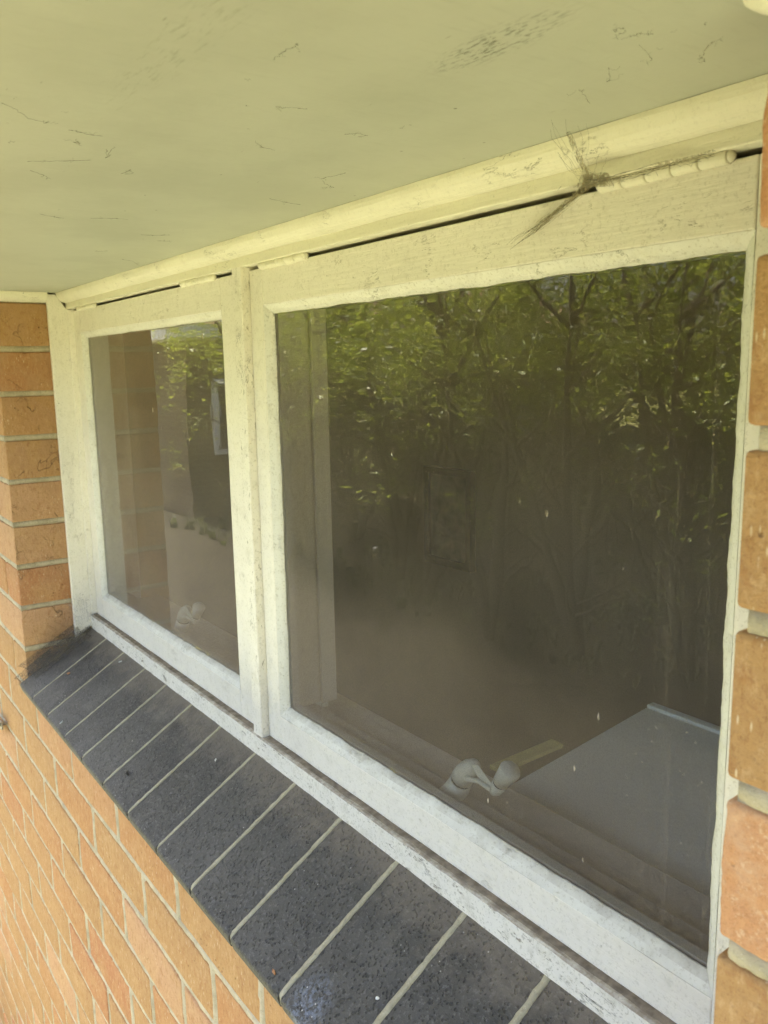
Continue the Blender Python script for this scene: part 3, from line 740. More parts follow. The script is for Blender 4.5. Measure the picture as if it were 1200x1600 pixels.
def make_sash(x0, x1, sx0, sx1, z0, z1, sz0, sz1, seed, label):
    """x0..x1 outer edges, sx0..sx1 and sz0..sz1 the glass that shows"""
    s = empty('sash'); s.parent = win; s['label'] = label
    yi = 0.5265; pb = 0.0105          # inner face, width of the putty bead
    def member(name, a, b, mat, ax, sd):
        q = MB(); n_ = 40
        (xa, za), (xb, zb) = a, b
        vs = []; fs = []
        for i in range(n_ + 1):
            f_ = i / n_
            ring = [(0, YS), (0, yi), (1, yi), (1, YS)]
            for k_, (c_, y) in enumerate(ring):
                nn = noise.noise(Vector((f_ * 9 + sd, k_ * 4.1, sd * 3))) * 0.0005
                if ax == 'x': vs.append((xa + (xb - xa) * f_, y + nn, Z(za + (zb - za) * c_) + nn * 0.8))
                else: vs.append((xa + (xb - xa) * c_ + nn * 0.8, y + nn, Z(za + (zb - za) * f_)))
        for i in range(n_):
            for k_ in range(4):
                a_, b_ = i * 4 + k_, i * 4 + (k_ + 1) % 4; fs.append((a_, b_, b_ + 4, a_ + 4))
        fs.append((0, 1, 2, 3)); fs.append(tuple(n_ * 4 + k_ for k_ in range(4)))
        q.add(vs, fs); return q.build(name, mat, s, bevel=0.0013)
    xi0, xi1, zi0, zi1 = sx0 - pb, sx1 + pb, sz0 - pb * 1.25, sz1 + pb
    member('stile', (x0, z0), (xi0, z1), M_PAINT_Z, 'z', seed)
    member('stile', (xi1, z0), (x1, z1), M_PAINT_Z, 'z', seed + 1)
    member('top_rail', (xi0 + .0003, zi1), (xi1 - .0003, z1), M_PAINT_X, 'x', seed + 2)
    member('bottom_rail', (xi0 + .0003, z0), (xi1 - .0003, zi0), M_PAINT_X, 'x', seed + 3)
    # inner lips behind the glass
    q = MB()
    q.box((xi0 - .002, YG + .0045, Z(z0 + .004)), (sx0, yi + .0006, Z(z1 - .004))); q.box((sx1, YG + .0045, Z(z0 + .004)), (xi1 + .002, yi + .0006, Z(z1 - .004)))
    q.box((sx0 + .0002, YG + .0045, Z(sz1)), (sx1 - .0002, yi + .0004, Z(zi1 + .002))); q.box((sx0 + .0002, YG + .0045, Z(zi0 - .002)), (sx1 - .0002, yi + .0004, Z(sz0)))
    q.build('rebate_lip', M_INNER, s)
    # putty bevel, its inner edge uneven
    q = MB()
    def run(p0, p1, o0, o1, sd):
        n_ = 90; vs = []; fs = []
        for i in range(n_ + 1):
            f_ = i / n_
            a = Vector(o0) * (1 - f_) + Vector(o1) * f_; b = Vector(p0) * (1 - f_) + Vector(p1) * f_
            d = (b - a).normalized()
            e = noise.noise(Vector((f_ * 14, sd, 0))) * 0.0013 + noise.noise(Vector((f_ * 60, sd, 5))) * 0.0009 + abs(noise.noise(Vector((f_ * 130, sd, 9)))) * 0.0007
            if i in (0, n_): e = 0
            mid = (a + b) / 2
            vs += [(a.x, YS + 0.0004, Z(a.y)), (mid.x, YS + 0.0042 + noise.noise(Vector((f_ * 20, sd, 7))) * 0.0007, Z(mid.y)), (b.x + d.x * e, YG - 0.0012, Z(b.y + d.y * e)), (b.x + d.x * e * 1.1, YG + 0.0008, Z(b.y + d.y * e * 1.1))]
        for i in range(n_):
            for k_ in range(3): fs.append((i * 4 + k_, i * 4 + k_ + 1, i * 4 + k_ + 5, i * 4 + k_ + 4))
        q.add(vs, fs)
    run((sx0, sz1), (sx1, sz1), (xi0, zi1), (xi1, zi1), seed + .1)
    run((sx0, sz0), (sx1, sz0), (xi0, zi0), (xi1, zi0), seed + .2)
    run((sx0, sz0), (sx0, sz1), (xi0, zi0), (xi0, zi1), seed + .3)
    run((sx1, sz0), (sx1, sz1), (xi1, zi0), (xi1, zi1), seed + .4)
    q.build('putty', M_PUTTY, s, smooth=True)
    # glass: dust lies on the outside
    q = MB(); q.box((sx0 - .006, YG, Z(sz0 - .006)), (sx1 + .006, YG + .004, Z(sz1 + .006)))
    q.mi = [0 if i == 2 else 1 for i in range(6)]
    g = q.build('glass_pane', [M_GLASS, M_CLEAR], s)
    return s
ZT_, ZB_ = 0.1258, -0.4985
sashL = make_sash(-1.7190, -0.9905, -1.6704, -1.0600, ZB_, ZT_, -0.4447, 0.0722, 3, 'smaller-looking far sash beside the left brick reveal')
sashR = make_sash(-0.9640, -0.2568, -0.9197, -0.3011, ZB_, ZT_, -0.4447, 0.0707, 8, 'near sash whose pane mirrors the garden')

def hinge(x0, x1, parent, n=5):
    h = MB(); L = (x1 - x0) / n; r = 0.0052; y, z = YS - 0.0040, Z(0.1272)
    for i in range(n):
        a, b = x0 + L * i + 0.0005, x0 + L * (i + 1) - 0.0005
        rr = r * (1 + 0.03 * (i % 2))
        h.tube([(a, y, z), (a + .0007, y, z), (b - .0007, y, z), (b, y, z)], [rr * .93, rr, rr, rr * .93], 14)
    for e, d in ((x0, -1), (x1, 1)):
        h.tube([(e, y, z), (e + d * .0012, y, z), (e + d * .003, y, z)], [r * .8, r * .75, r * .35], 12)
    o = h.build('hinge', M_TRIM, parent, smooth=True); return o
hinge(-0.4080, -0.3075, sashR); hinge(-0.9240, -0.8190, sashR)
hinge(-1.1640, -1.0580, sashL); hinge(-1.6700, -1.5680, sashL)

def latch(parent, dx, k=1.0):
    q = MB(); Y = 0.552
    def P(x, y, yy=Y):
        p = atY(x, y, yy); return Vector((p.x + dx, yy, p.z))
    q.tube([P(696, 1246), P(708, 1240), P(716, 1229), P(720.5, 1220)], [.012, .0135, .0130, .0125], 16)
    q.tube([P(722.5, 1216), P(727, 1208), P(734, 1201), P(741, 1197.5), P(746, 1198)], [.0125, .0120, .0108, .0085, .005], 16)
    q.build('latch_body', M_LATCH, parent, smooth=True)
    q = MB(); q.tube([P(719.5, 1222), P(723.5, 1214)], .0112, 14); q.tube([P(780, 1225), P(785, 1219)], .0072, 12)
    q.build('latch_groove_shade', M_GROOVE_SHADE, parent, smooth=True)  # solid dark rings: shade of the latch gaps put in as colour
    q = MB(); poly = [(737, 1195), (747, 1195), (757, 1209), (773, 1231), (775, 1236), (769, 1237), (756, 1224), (745, 1212)]; n_ = len(poly)
    q.add([P(x, y, Y - .006) for x, y in poly] + [P(x, y, Y + .004) for x, y in poly], [tuple(range(n_)), tuple(range(n_, 2 * n_))[::-1]] + [(i, (i + 1) % n_, (i + 1) % n_ + n_, i + n_) for i in range(n_)])
    q.tube([P(727, 1216, Y - .009), P(748, 1221, Y - .009), P(768, 1234, Y - .007)], [.0035, .0026, .003], 8)
    q.build('latch_arm', M_LATCH, parent, bevel=0.0012)
    q = MB()
    q.tube([P(771, 1238), P(774, 1234), P(781, 1225)], [.0045, .0072, .0084], 16)
    q.tube([P(783, 1222), P(790, 1213), P(797, 1204), P(799, 1201.5)], [.0088, .0100, .0114, .0095], 16)
    q.build('latch_knob', M_LATCH, parent, smooth=True)
latch(sashR, 0.0); latch(sashL, -0.752)
# inside board below the panes
m_ = MB(); m_.box((XL + .012, 0.5285, Z(-.4990)), (XR - .05, 0.570, Z(-.4630))); m_.box((XL + .012, 0.5705, Z(-.4990)), (XR - .05, 0.640, Z(-.4815)))
m_.build('inside_board', M_INNER, win, bevel=0.003)
m_ = MB(); m_.box((XL + .0118, 0.529, Z(-.4625)), (XL + .020, 0.598, Z(0.129))); m_.build('inside_lining', M_INNER, win, bevel=0.002)
m_ = MB(); m_.box((-0.9895, 0.5275, Z(-.4625)), (-0.9450, 0.598, Z(0.129))); m_.box((-0.9440, 0.574, Z(-.4625)), (-0.9380, 0.599, Z(0.129)))
m_.build('inside_lining', M_INNER, win, bevel=0.002)

# ------------------------------------------------------------------ eave
eave = tag(empty('eave'), 'cream painted eave soffit with quad moulding overhanging the window', 'eave')
m_ = MB(); m_.box((XA - .3, -0.118, Z(ZSOF)), (XB + .3, 0.4985, Z(ZSOF + .007))); m_.build('soffit_panel', M_SOFFIT, eave)
def quad_profile(r, n=8):
    return [(-r * math.cos(math.pi / 2 * i / n), -r * math.sin(math.pi / 2 * i / n)) for i in range(n + 1)] + [(0, 0)]
RQ = 0.0186
m_ = MB(); m_.sweep([(YM - 0.0003 + a, Z(ZSOF - 0.0003) + b) for a, b in quad_profile(RQ)], XL + .0122, XR - .004, 80, wob(21, 0.0005, 30))
m_.build('quad_moulding', M_TRIM, eave, smooth=False)
m_ = MB(); n_ = 10          # along the left reveal
pr = quad_profile(RQ)
vs = []; fs = []
for i in range(n_ + 1):
    y = YW - 0.0 + (YJ + 0.0 - YW) * i / n_
    vs += [(XL - a, y, Z(ZSOF - .0003) + b) for a, b in pr]
mm = len(pr)
for i in range(n_):
    for k_ in range(mm):
        a, b = i * mm + k_, i * mm + (k_ + 1) % mm; fs.append((a, b, b + mm, a + mm))
fs.append(tuple(range(mm))); fs.append(tuple(n_ * mm + k_ for k_ in range(mm)))
m_.add(vs, fs); m_.build('quad_moulding', M_TRIM, eave)
m_ = MB(); m_.sweep([(YW + 0.004 + a, Z(ZSOF - 0.0003) + b) for a, b in quad_profile(RQ)], XA, XL + RQ, 40, wob(25, 0.0005, 30)); m_.build('quad_moulding', M_TRIM, eave)
# right of the opening the moulding ends in a lumpy painted stub
m_ = MB(); pr = quad_profile(0.0195); mm = len(pr); vs = []; fs = []; n_ = 60
for i in range(n_ + 1):
    f_ = i / n_; x = XR - 0.0165 + (XB - XR) * f_ ** 3
    k2 = min(1.0, 0.25 + math.sqrt(max(0, (x - XR + 0.0165)) / 0.022) * 0.75)
    for q, (a, b) in enumerate(pr):
        nn = noise.noise(Vector((x * 130, q * 1.9, 4))) * 0.0012
        vs.append((x, YW + 0.004 + a * k2 + nn, Z(ZSOF - .0003) + b * k2 + (nn if q < mm - 1 else 0)))
for i in range(n_):
    for k_ in range(mm):
        a, b = i * mm + k_, i * mm + (k_ + 1) % mm; fs.append((a, b, b + mm, a + mm))
fs.append(tuple(range(mm)))
m_.add(vs, fs); m_.build('quad_moulding', M_TRIM, eave, smooth=True)
m_ = MB(); m_.box((XA - .3, -0.14, Z(ZSOF + .001)), (XB + .3, -0.119, Z(ZSOF + .16))); m_.build('fascia', M_TRIM, eave)
m_ = MB(); m_.sweep([(-0.141, Z(.30)), (-0.141, Z(.21)), (-0.175, Z(.20)), (-0.235, Z(.21)), (-0.250, Z(.26)), (-0.255, Z(.31)), (-0.248, Z(.31)), (-0.240, Z(.225)), (-0.150, Z(.22)), (-0.148, Z(.30))], XA - .3, XB + .3); m_.build('gutter', M_TRIM, eave)
m_ = MB(); m_.sweep([(-0.20, Z(.335)), (3.2, Z(1.55)), (3.2, Z(1.60)), (-0.20, Z(.385))], XA - .4, XB + .4); m_.build('roof', M_TILE, eave)

# ------------------------------------------------------------------ things in the room
b = tag(empty('bench'), 'white bench top just inside the near pane', 'bench')
zb = -0.507
m_ = MB()
pts = [(-0.668, 0.648), (0.60, 0.648), (0.60, 1.004), (-0.712, 1.004)]
m_.add([(x, y, Z(zb)) for x, y in pts] + [(x, y, Z(zb - .03)) for x, y in pts], [(0, 1, 2, 3), (7, 6, 5, 4), (0, 4, 5, 1), (1, 5, 6, 2), (2, 6, 7, 3), (3, 7, 4, 0)])
m_.build('bench_top', M_FABRIC_WHITE, b, bevel=0.003)
m_ = MB(); m_.box((-0.712, 1.0045, Z(zb - .03)), (0.60, 1.020, Z(zb + .004))); m_.build('upstand', M_FABRIC_WHITE, b, bevel=0.002)
m_ = MB(); m_.box((-0.640, 0.66, 0.551), (0.58, 0.995, Z(zb - .0305))); m_.build('cabinet', M_ROOM, b)
m_ = MB()
p0, p1 = atZ(783, 1210, zb + .004), atZ(880, 1168, zb + .004)
d = (p1 - p0).normalized(); nn = Vector((-d.y, d.x, 0)) * 0.020
m_.add([p0, p1, p1 + nn, p0 + nn] + [q + Vector((0, 0, .005)) for q in (p0, p1, p1 + nn, p0 + nn)], [(0, 1, 2, 3), (4, 5, 6, 7), (0, 1, 5, 4), (1, 2, 6, 5), (2, 3, 7, 6), (3, 0, 4, 7)])
tag(m_.build('wooden_strip', M_YELLOW), 'yellow wooden strip lying along the edge of the white bench', 'strip')
pic = tag(empty('picture'), 'dark framed picture on the back wall of the dim room', 'picture')
YP = 2.285
a0, a1 = -1.222 * YP, -1.09 * YP; z0, z1 = -0.37 * YP, -0.183 * YP
m_ = MB()
for (xa, za, xb, zb_) in ((a0, z0, a1, z0 + .03), (a0, z1 - .03, a1, z1), (a0, z0 + .03, a0 + .03, z1 - .03), (a1 - .03, z0 + .03, a1, z1 - .03)):
    m_.box((xa, YP - .02, Z(za)), (xb, YP + .012, Z(zb_)))
m_.build('picture_frame', M_FRAMEBLK, pic)
m_ = MB(); m_.box((a0 + .03, YP - .005, Z(z0 + .03)), (a1 - .03, YP + .01, Z(z1 - .03))); m_.build('print', M_PICT, pic)

# ------------------------------------------------------------------ garden
def tree(name, x, y, h, cr, label, leafmat, nleaf, base=1.75, stems=3, seed=0, leaf=0.035):
    rnd = random.Random(seed)
    t = tag(empty(name), label, 'tree')
    q = MB()
    for s_ in range(stems):
        a = rnd.uniform(0, 6.28); lean = rnd.uniform(.1, .32)
        pts = [Vector((x, y, 0))]; dirv = Vector((math.cos(a) * lean, math.sin(a) * lean, 1)); nseg = 7
        for i in range(nseg):
            dirv = dirv + Vector((rnd.uniform(-.13, .13), rnd.uniform(-.13, .13), 0.03)); pts.append(pts[-1] + dirv.normalized() * h / nseg * 0.92)
        q.tube(pts, [max(.008, .055 * (1 - i / (nseg + .6))) for i in range(nseg + 1)], 7)
        for i in range(1, nseg):
            for _ in range(2):
                aa = rnd.uniform(0, 6.28); bp = [pts[i]]; dv = Vector((math.cos(aa), math.sin(aa), rnd.uniform(.3, 1.0)))
                for j in range(4):
                    dv = dv + Vector((rnd.uniform(-.3, .3), rnd.uniform(-.3, .3), .1)); bp.append(bp[-1] + dv.normalized() * rnd.uniform(.1, .22))
                q.tube(bp, [.018, .014, .010, .007, .004], 5)
    q.build('trunk', M_BARK, t, smooth=True)
    q = MB(); vs = []; fs = []
    clumps = []
    for i in range(nleaf // 45):
        zz = base + (h - base) * rnd.random() ** 0.9 if rnd.random() > 0.05 else base - 0.15 - 0.95 * rnd.random() ** 1.3
        rr = cr * math.sqrt(rnd.random()) * (1.05 - 0.35 * (zz - base) / (h - base)); aa = rnd.uniform(0, 6.28)
        clumps.append((Vector((x + rr * math.cos(aa), y + rr * math.sin(aa), zz + rnd.uniform(-.25, .1))), rnd.uniform(.07, .20)))
    for c_, r_ in clumps:
        for i in range(45):
            d = Vector((rnd.gauss(0, 1), rnd.gauss(0, 1), rnd.gauss(0, .8))) * r_ * .75
            p = c_ + d
            u = Vector((rnd.uniform(-1, 1), rnd.uniform(-1, 1), rnd.uniform(-.5, .8))).normalized(); v = u.orthogonal().normalized()
            v = (Matrix.Rotation(rnd.uniform(0, 6.28), 3, u) @ v); L = leaf * rnd.uniform(.6, 1.25); W_ = L * .36
            b0 = len(vs)
            vs += [p - u * L, p + v * W_ - u * L * .1, p + u * L, p - v * W_ - u * L * .1]; fs.append((b0, b0 + 1, b0 + 2, b0 + 3))
    q.v = [tuple(a) for a in vs]; q.f = fs; q.mi = [0] * len(fs)
    me = bpy.data.meshes.new('crown'); me.from_pydata(q.v, [], q.f); me.materials.append(leafmat)
    o = bpy.data.objects.new('crown', me); C.objects.link(o); o.parent = t
    return t
rt = random.Random(5)
xs_t = [-9.55 + 0.9 * i for i in range(10)]
ORD = ('first', 'second', 'third', 'fourth', 'fifth', 'sixth', 'seventh', 'eighth', 'ninth', 'tenth', 'eleventh')
for i, x in enumerate(xs_t):
    tg = tree('hedge_tree', x + rt.uniform(-.2, .2), -4.1 + rt.uniform(-.35, .45), rt.uniform(3.3, 3.8), rt.uniform(.85, 1.1),
         'leafy hedge tree mirrored in the pane, %s in the row counted from the left' % ORD[i], M_LEAF, 9500, base=2.2 + rt.uniform(-.25, .15), stems=rt.choice((3, 4, 5)), seed=100 + i, leaf=0.025)
    tg['group'] = 'hedge trees mirrored in the pane'
for i in range(10):
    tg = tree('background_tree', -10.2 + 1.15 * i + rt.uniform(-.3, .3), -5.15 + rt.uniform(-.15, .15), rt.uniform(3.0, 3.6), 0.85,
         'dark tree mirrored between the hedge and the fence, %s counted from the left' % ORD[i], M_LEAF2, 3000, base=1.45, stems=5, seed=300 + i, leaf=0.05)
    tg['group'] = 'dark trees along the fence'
gc = MB(); vs = []; fs = []; rg = random.Random(77)
for i in range(700):
    x = rg.uniform(-12, 0.5); y = rg.uniform(-5.5, -3.6); hgt = rg.uniform(.06, .2) * (0.6 + 0.4 * (y < -3))
    for j in range(6):
        a = rg.uniform(0, 6.28); lean = rg.uniform(.15, .9); wd = rg.uniform(.006, .014)
        dx, dy = math.cos(a), math.sin(a); px_, py_ = -dy * wd, dx * wd
        b0 = len(vs)
        m1 = (x + dx * lean * hgt * .4, y + dy * lean * hgt * .4, hgt * .65); tp = (x + dx * lean * hgt, y + dy * lean * hgt, hgt * (1 - .35 * lean))
        vs += [(x - px_, y - py_, 0), (x + px_, y + py_, 0), (m1[0] + px_, m1[1] + py_, m1[2]), (m1[0] - px_, m1[1] - py_, m1[2]), tp]
        fs += [(b0, b0 + 1, b0 + 2, b0 + 3), (b0 + 3, b0 + 2, b0 + 4)]
me = bpy.data.meshes.new('ground_cover'); me.from_pydata(vs, [], fs); me.materials.append(M_LEAF2)
go = bpy.data.objects.new('ground_cover', me); C.objects.link(go)
tag(go, 'low dark strappy ground cover under the hedge trees', 'ground cover', kind='stuff')
fen = tag(empty('paling_fence'), 'weathered brown paling fence behind the hedge trees, mirrored in the pane', 'fence')
m_ = MB(); m_.add([(-.048, 0, 0.03), (.048, 0, 0.03), (.048, 0, 1.68), (.03, 0, 1.72), (-.03, 0, 1.72), (-.048, 0, 1.68)] + [(-.048, .016, 0.03), (.048, .016, 0.03), (.048, .016, 1.68), (.03, .016, 1.72), (-.03, .016, 1.72), (-.048, .016, 1.68)],
                  [(0, 1, 2, 3, 4, 5), (11, 10, 9, 8, 7, 6)] + [(i, (i + 1) % 6, (i + 1) % 6 + 6, i + 6) for i in range(6)])
pal = m_.mesh('paling', M_FENCE)
for i in range(150):
    o = bpy.data.objects.new('paling', pal); C.objects.link(o); o.parent = fen
    o.location = (-11.6 + .104 * i, -5.7 + rt.uniform(-.004, .004), rt.uniform(-.02, .02)); o.rotation_euler = (0, rt.uniform(-.006, .006), 0)
for z in (.35, 1.3):
    m_ = MB(); m_.box((-11.7, -5.76, z), (4.2, -5.71, z + .08)); m_.build('rail', M_FENCE, fen)
# neighbour's brick house, seen mirrored in the far pane
nb = tag(empty('neighbour_house'), 'brick neighbouring house with white fascia mirrored in the far pane', 'house')
m_ = MB(); m_.box((-18, -14, 0), (-12.2, -4.15, 2.80)); m_.build('wall', M_FARBRICK, nb)
m_ = MB(); m_.box((-12.16, -14.3, 2.83), (-11.98, -3.96, 3.04)); m_.box((-18.3, -3.96, 2.83), (-12.16, -3.90, 3.04)); m_.build('fascia', M_WHITEFASCIA, nb)
m_ = MB(); m_.box((-18.2, -14.2, 2.80), (-12.17, -3.97, 2.83)); m_.build('soffit', M_WHITEFASCIA, nb)
m_ = MB(); m_.add([(-11.95, -14.4, 3.04), (-11.95, -3.85, 3.04), (-15.1, -3.85, 4.3), (-15.1, -14.4, 4.3), (-18.3, -14.4, 3.04), (-18.3, -3.85, 3.04)], [(0, 1, 2, 3), (3, 2, 5, 4), (1, 5, 2), (0, 3, 4), (0, 4, 5, 1)]); m_.build('roof', M_TILE, nb)
for (ya, yb_) in ((-5.6, -4.6), (-8.4, -7.0)):
    f_ = MB()
    for (a, b_) in (((ya, 1.0), (yb_, 1.08)), ((ya, 2.12), (yb_, 2.2)), ((ya, 1.08), (ya + .07, 2.12)), ((yb_ - .07, 1.08), (yb_, 2.12)), (((ya + yb_) / 2 - .03, 1.08), ((ya + yb_) / 2 + .03, 2.12))):
        f_.box((-12.19, a[0], a[1]), (-12.13, b_[0], b_[1]))
    fo = f_.build('window', M_WHITEFASCIA, nb)
    g_ = MB(); g_.box((-12.185, ya + .05, 1.05), (-12.16, yb_ - .05, 2.15)); g_.build('pane', M_DARKGLASS, fo)

# ------------------------------------------------------------------ cobwebs
def strand(mb_, p0, p1, sag, r, n=8, wobble=0.0, rnd=random):
    p0, p1 = Vector(p0), Vector(p1); pts = []
    sd = rnd.uniform(0, 99)
    for i in range(n + 1):
        f_ = i / n; p = p0.lerp(p1, f_); p.z -= sag * 4 * f_ * (1 - f_)
        p += noise.noise_vector(Vector((f_ * 4, sd, 0))) * wobble * (1 if 0 < i < n else 0); pts.append(p)
    mb_.tube(pts, r, 3, cap=False)
rw = random.Random(11)
hub = atY(925, 284, YM - .012)
web = tag(empty('hinge_cobweb'), 'dusty brown cobweb strung from soffit to rail beside the nearest hinge', 'cobweb')
q = MB()
def veil(a0, a1, b0, b1, pinch, n=14, m=6, sd=0.0):
    vs = []; fs = []
    for i in range(n + 1):
        f_ = i / n; k_ = 1 - pinch * math.sin(math.pi * f_)
        l = a0.lerp(b0, f_); r_ = a1.lerp(b1, f_); c_ = (l + r_) / 2
        for j in range(m + 1):
            p = c_ + (l.lerp(r_, j / m) - c_) * k_
            p = p + noise.noise_vector(Vector((f_ * 5, j * .8, sd))) * 0.0018 * math.sin(math.pi * f_); vs.append(p)
    for i in range(n):
        for j in range(m): fs.append((i * (m + 1) + j, i * (m + 1) + j + 1, (i + 1) * (m + 1) + j + 1, (i + 1) * (m + 1) + j))
    q.add(vs, fs)
hl, hr = hub + Vector((-.007, 0, .0005)), hub + Vector((.006, 0, -.001))
yv = YM - .010
veil(hl, hr, atY(802, 386, YS - .001), atY(846, 356, YS - .001), .15, sd=1)
veil(hl + Vector((.002, -.001, 0)), hr, atY(826, 376, YS - .001), atY(858, 335, YS - .001), .35, sd=2)
veil(hl + Vector((.001, 0, .001)), hl + Vector((.007, 0, .001)), atZ(884, 207, ZSOF - .0006), atZ(891, 205, ZSOF - .0006), .1, sd=3)
veil(hub + Vector((-.003, 0, 0)), hub + Vector((.006, 0, .001)), atY(1120, 236, YS - .0108), atY(1120, 232, YS - .0108), .1, 20, 3, sd=4)
veil(atY(900, 293, yv), atY(908, 274, yv), atY(960, 290, yv), atY(950, 270, yv), -.25, 8, 5, sd=5)
veil(atY(908, 291, yv - .001), atY(914, 276, yv - .001), atY(952, 288, yv - .001), atY(944, 273, yv - .001), -.25, 8, 5, sd=15)
veil(hl, hr, atY(812, 372, YS - .001), atY(872, 332, YS - .001), .3, sd=16)
q.build('veil', M_VEIL, web)
q = MB()
for i in range(14):
    e = atZ(865 + rw.uniform(-30, 80), 205 + rw.uniform(-20, 40), ZSOF - .001) if rw.random() < .7 else atY(870 + rw.uniform(-20, 80), 245 + rw.uniform(-15, 12), YM - .010)
    strand(q, hub + Vector((rw.gauss(0, .003), 0, rw.gauss(0, .002))), e, .003 + rw.random() * .005, rw.choice((.00006, .00008)), 9, .004, rw)
for i in range(14):
    f_ = rw.random(); e = atY(798 + 50 * f_ + rw.uniform(-8, 8), 388 - 42 * f_ + rw.uniform(-6, 6), YS - .0008)
    strand(q, hub + Vector((rw.uniform(-.008, .004), rw.gauss(0, .001), rw.uniform(-.003, .001))), e, .0015, .00007, 7, .0022, rw)
for i in range(60):
    a = hub + Vector((rw.gauss(0, .007), rw.gauss(0, .0012), rw.gauss(0, .0018))); b_ = a + Vector((rw.gauss(0, .005), rw.gauss(0, .001), rw.gauss(0, .0018)))
    strand(q, a, b_, 0, .00012, 4, .0012, rw)
# along the hinge to the right
for i in range(14):
    e = atY(960 + rw.uniform(0, 160), 0, 1); x = rw.uniform(960, 1120); yv = 283 - (x - 960) * 0.29 + rw.uniform(-5, 3)
    strand(q, hub + Vector((rw.uniform(0, .01), 0, rw.gauss(0, .001))), atY(x, yv, YS - .0105), .001, .00011, 8, .0016, rw)
for i in range(60):
    x = rw.uniform(950, 1120); a = atY(x, 285 - (x - 960) * 0.29 + rw.gauss(0, 2.5), YS - .0105)
    strand(q, a, a + Vector((rw.gauss(0, .006), 0, rw.gauss(0, .0012))), 0, .00012, 3, .001, rw)
q.build('threads', M_WEB, web)
# stray threads on the soffit
q = MB()
scrib = [[(0, 160), (25, 172), (45, 185), (70, 192), (75, 190)], [(105, 203), (122, 206), (140, 210), (160, 213)], [(118, 217), (125, 224), (116, 222), (128, 228)], [(166, 233), (168, 247), (174, 234)],
         [(40, 252), (90, 252), (142, 250)], [(48, 266), (66, 273), (80, 280)], [(190, 272), (202, 265), (208, 271), (195, 272)], [(60, 334), (80, 338), (100, 341)], [(140, 341), (180, 341), (200, 343)],
         [(428, 95), (440, 82), (455, 74), (465, 68)], [(398, 220), (410, 230), (430, 235)], [(430, 167), (450, 168), (480, 170)], [(503, 280), (520, 275), (540, 270)], [(503, 282), (512, 290), (522, 293)],
         [(985, 57), (1000, 52), (1012, 54), (1020, 53)], [(1095, 88), (1104, 72), (1115, 65)], [(1090, 92), (1098, 90), (1102, 97)], [(1000, 70), (1013, 84), (1017, 95)], [(960, 50), (966, 44), (975, 44), (978, 50), (966, 54)],
         [(220, 367), (245, 368), (265, 367)], [(245, 376), (265, 377)], [(150, 393), (168, 392)], [(190, 405), (206, 408), (218, 415)], [(540, 210), (560, 208), (575, 212)], [(420, 310), (445, 316), (470, 320)], [(905, 140), (915, 152), (922, 162)], [(950, 105), (955, 118), (948, 128)]]
for sc in scrib:
    pts = [atZ(x, y, ZSOF - .0006 - .0008 * rw.random()) for x, y in sc]
    fine = []
    for a, b_ in zip(pts[:-1], pts[1:]):
        for k_ in range(5): fine.append(a.lerp(b_, k_ / 5) + Vector((rw.gauss(0, .0006), rw.gauss(0, .0006), 0)))
    fine.append(pts[-1])
    q.tube(fine, [rw.choice((.0001, .00014, .00022)) for _ in fine], 4, cap=False)
    for _ in range(2):
        a = rw.choice(fine); strand(q, a, a + Vector((rw.gauss(0, .005), rw.gauss(0, .005), 0)), 0, .00008, 6, .003, rw)
for i in range(26):
    x, y = rw.uniform(0, 1150), rw.uniform(30, 420)
    if y > 445 - x * .31 - 12: continue
    a = atZ(x, y, ZSOF - .0005); L = rw.uniform(.003, .010)
    strand(q, a, a + Vector((rw.gauss(0, L), rw.gauss(0, L * .4), 0)), 0, rw.choice((.00006, .00009, .00013)), 5, .0015, rw)
tag(q.build('soffit_cobweb', M_WEBTHIN), 'scattered dark cobweb threads clinging to the cream soffit', 'cobweb', kind='stuff')
# the corner of the sill
q = MB()
c0 = Vector((XL + .004, 0.40, Z(sill_z(.40) + .004)))
for i in range(260):
    y = rw.uniform(YN + .02, YB); y2 = y + rw.gauss(0, .03)
    a = Vector((XL + rw.uniform(.001, .03) * rw.random(), y, Z(sill_z(y)) + rw.uniform(0, .02) * rw.random()))
    b_ = Vector((XL + rw.uniform(.001, .05), y2, Z(sill_z(min(max(y2, YN), YB))) + rw.uniform(.0005, .02) * rw.random()))
    strand(q, a, b_, .001, rw.choice((.00008, .0001, .00015)), 5, .004, rw)
for i in range(25):
    a = Vector((XL + .0015, rw.uniform(YW + .01, YJ), Z(rw.uniform(-.53, -.44)))); b_ = sill_point(XL + rw.uniform(.02, .09), rw.uniform(.02, .17), .001)
    strand(q, a, b_, .003, .00007, 8, .003, rw)
sw = tag(empty('sill_cobweb'), 'matted dark cobweb in the far left corner of the sill', 'cobweb')
q.build('threads', M_WEB, sw); q = MB()
def SP(dx, s_, t): return sill_point(XL + dx, s_, t)
veil(SP(.001, .02, .030), SP(.001, .16, .028), SP(.045, .03, .0012), SP(.05, .165, .0012), .1, 8, 14, sd=6)
veil(SP(.001, .05, .016), SP(.001, .172, .016), SP(.03, .06, .0015), SP(.022, .172, .0015), -.1, 8, 14, sd=7)
veil(SP(.001, .0, .014), SP(.001, .09, .018), SP(.016, .0, .001), SP(.02, .09, .001), .1, 6, 10, sd=8)
q.build('veil', M_VEIL_DARK, sw)
q = MB()
for i in range(120):
    zz = rw.uniform(-.545, -.46); y = rw.uniform(YJ - .006, YB - .002)
    a = Vector((XL + .0125, y, Z(max(zz, sill_z(y) + .004)))); b_ = a + Vector((rw.uniform(0, .004), rw.gauss(0, .008), rw.gauss(0, .012)))
    if b_.z < Z(sill_z(b_.y)): continue
    strand(q, a, b_, 0, .00012, 4, .002, rw)
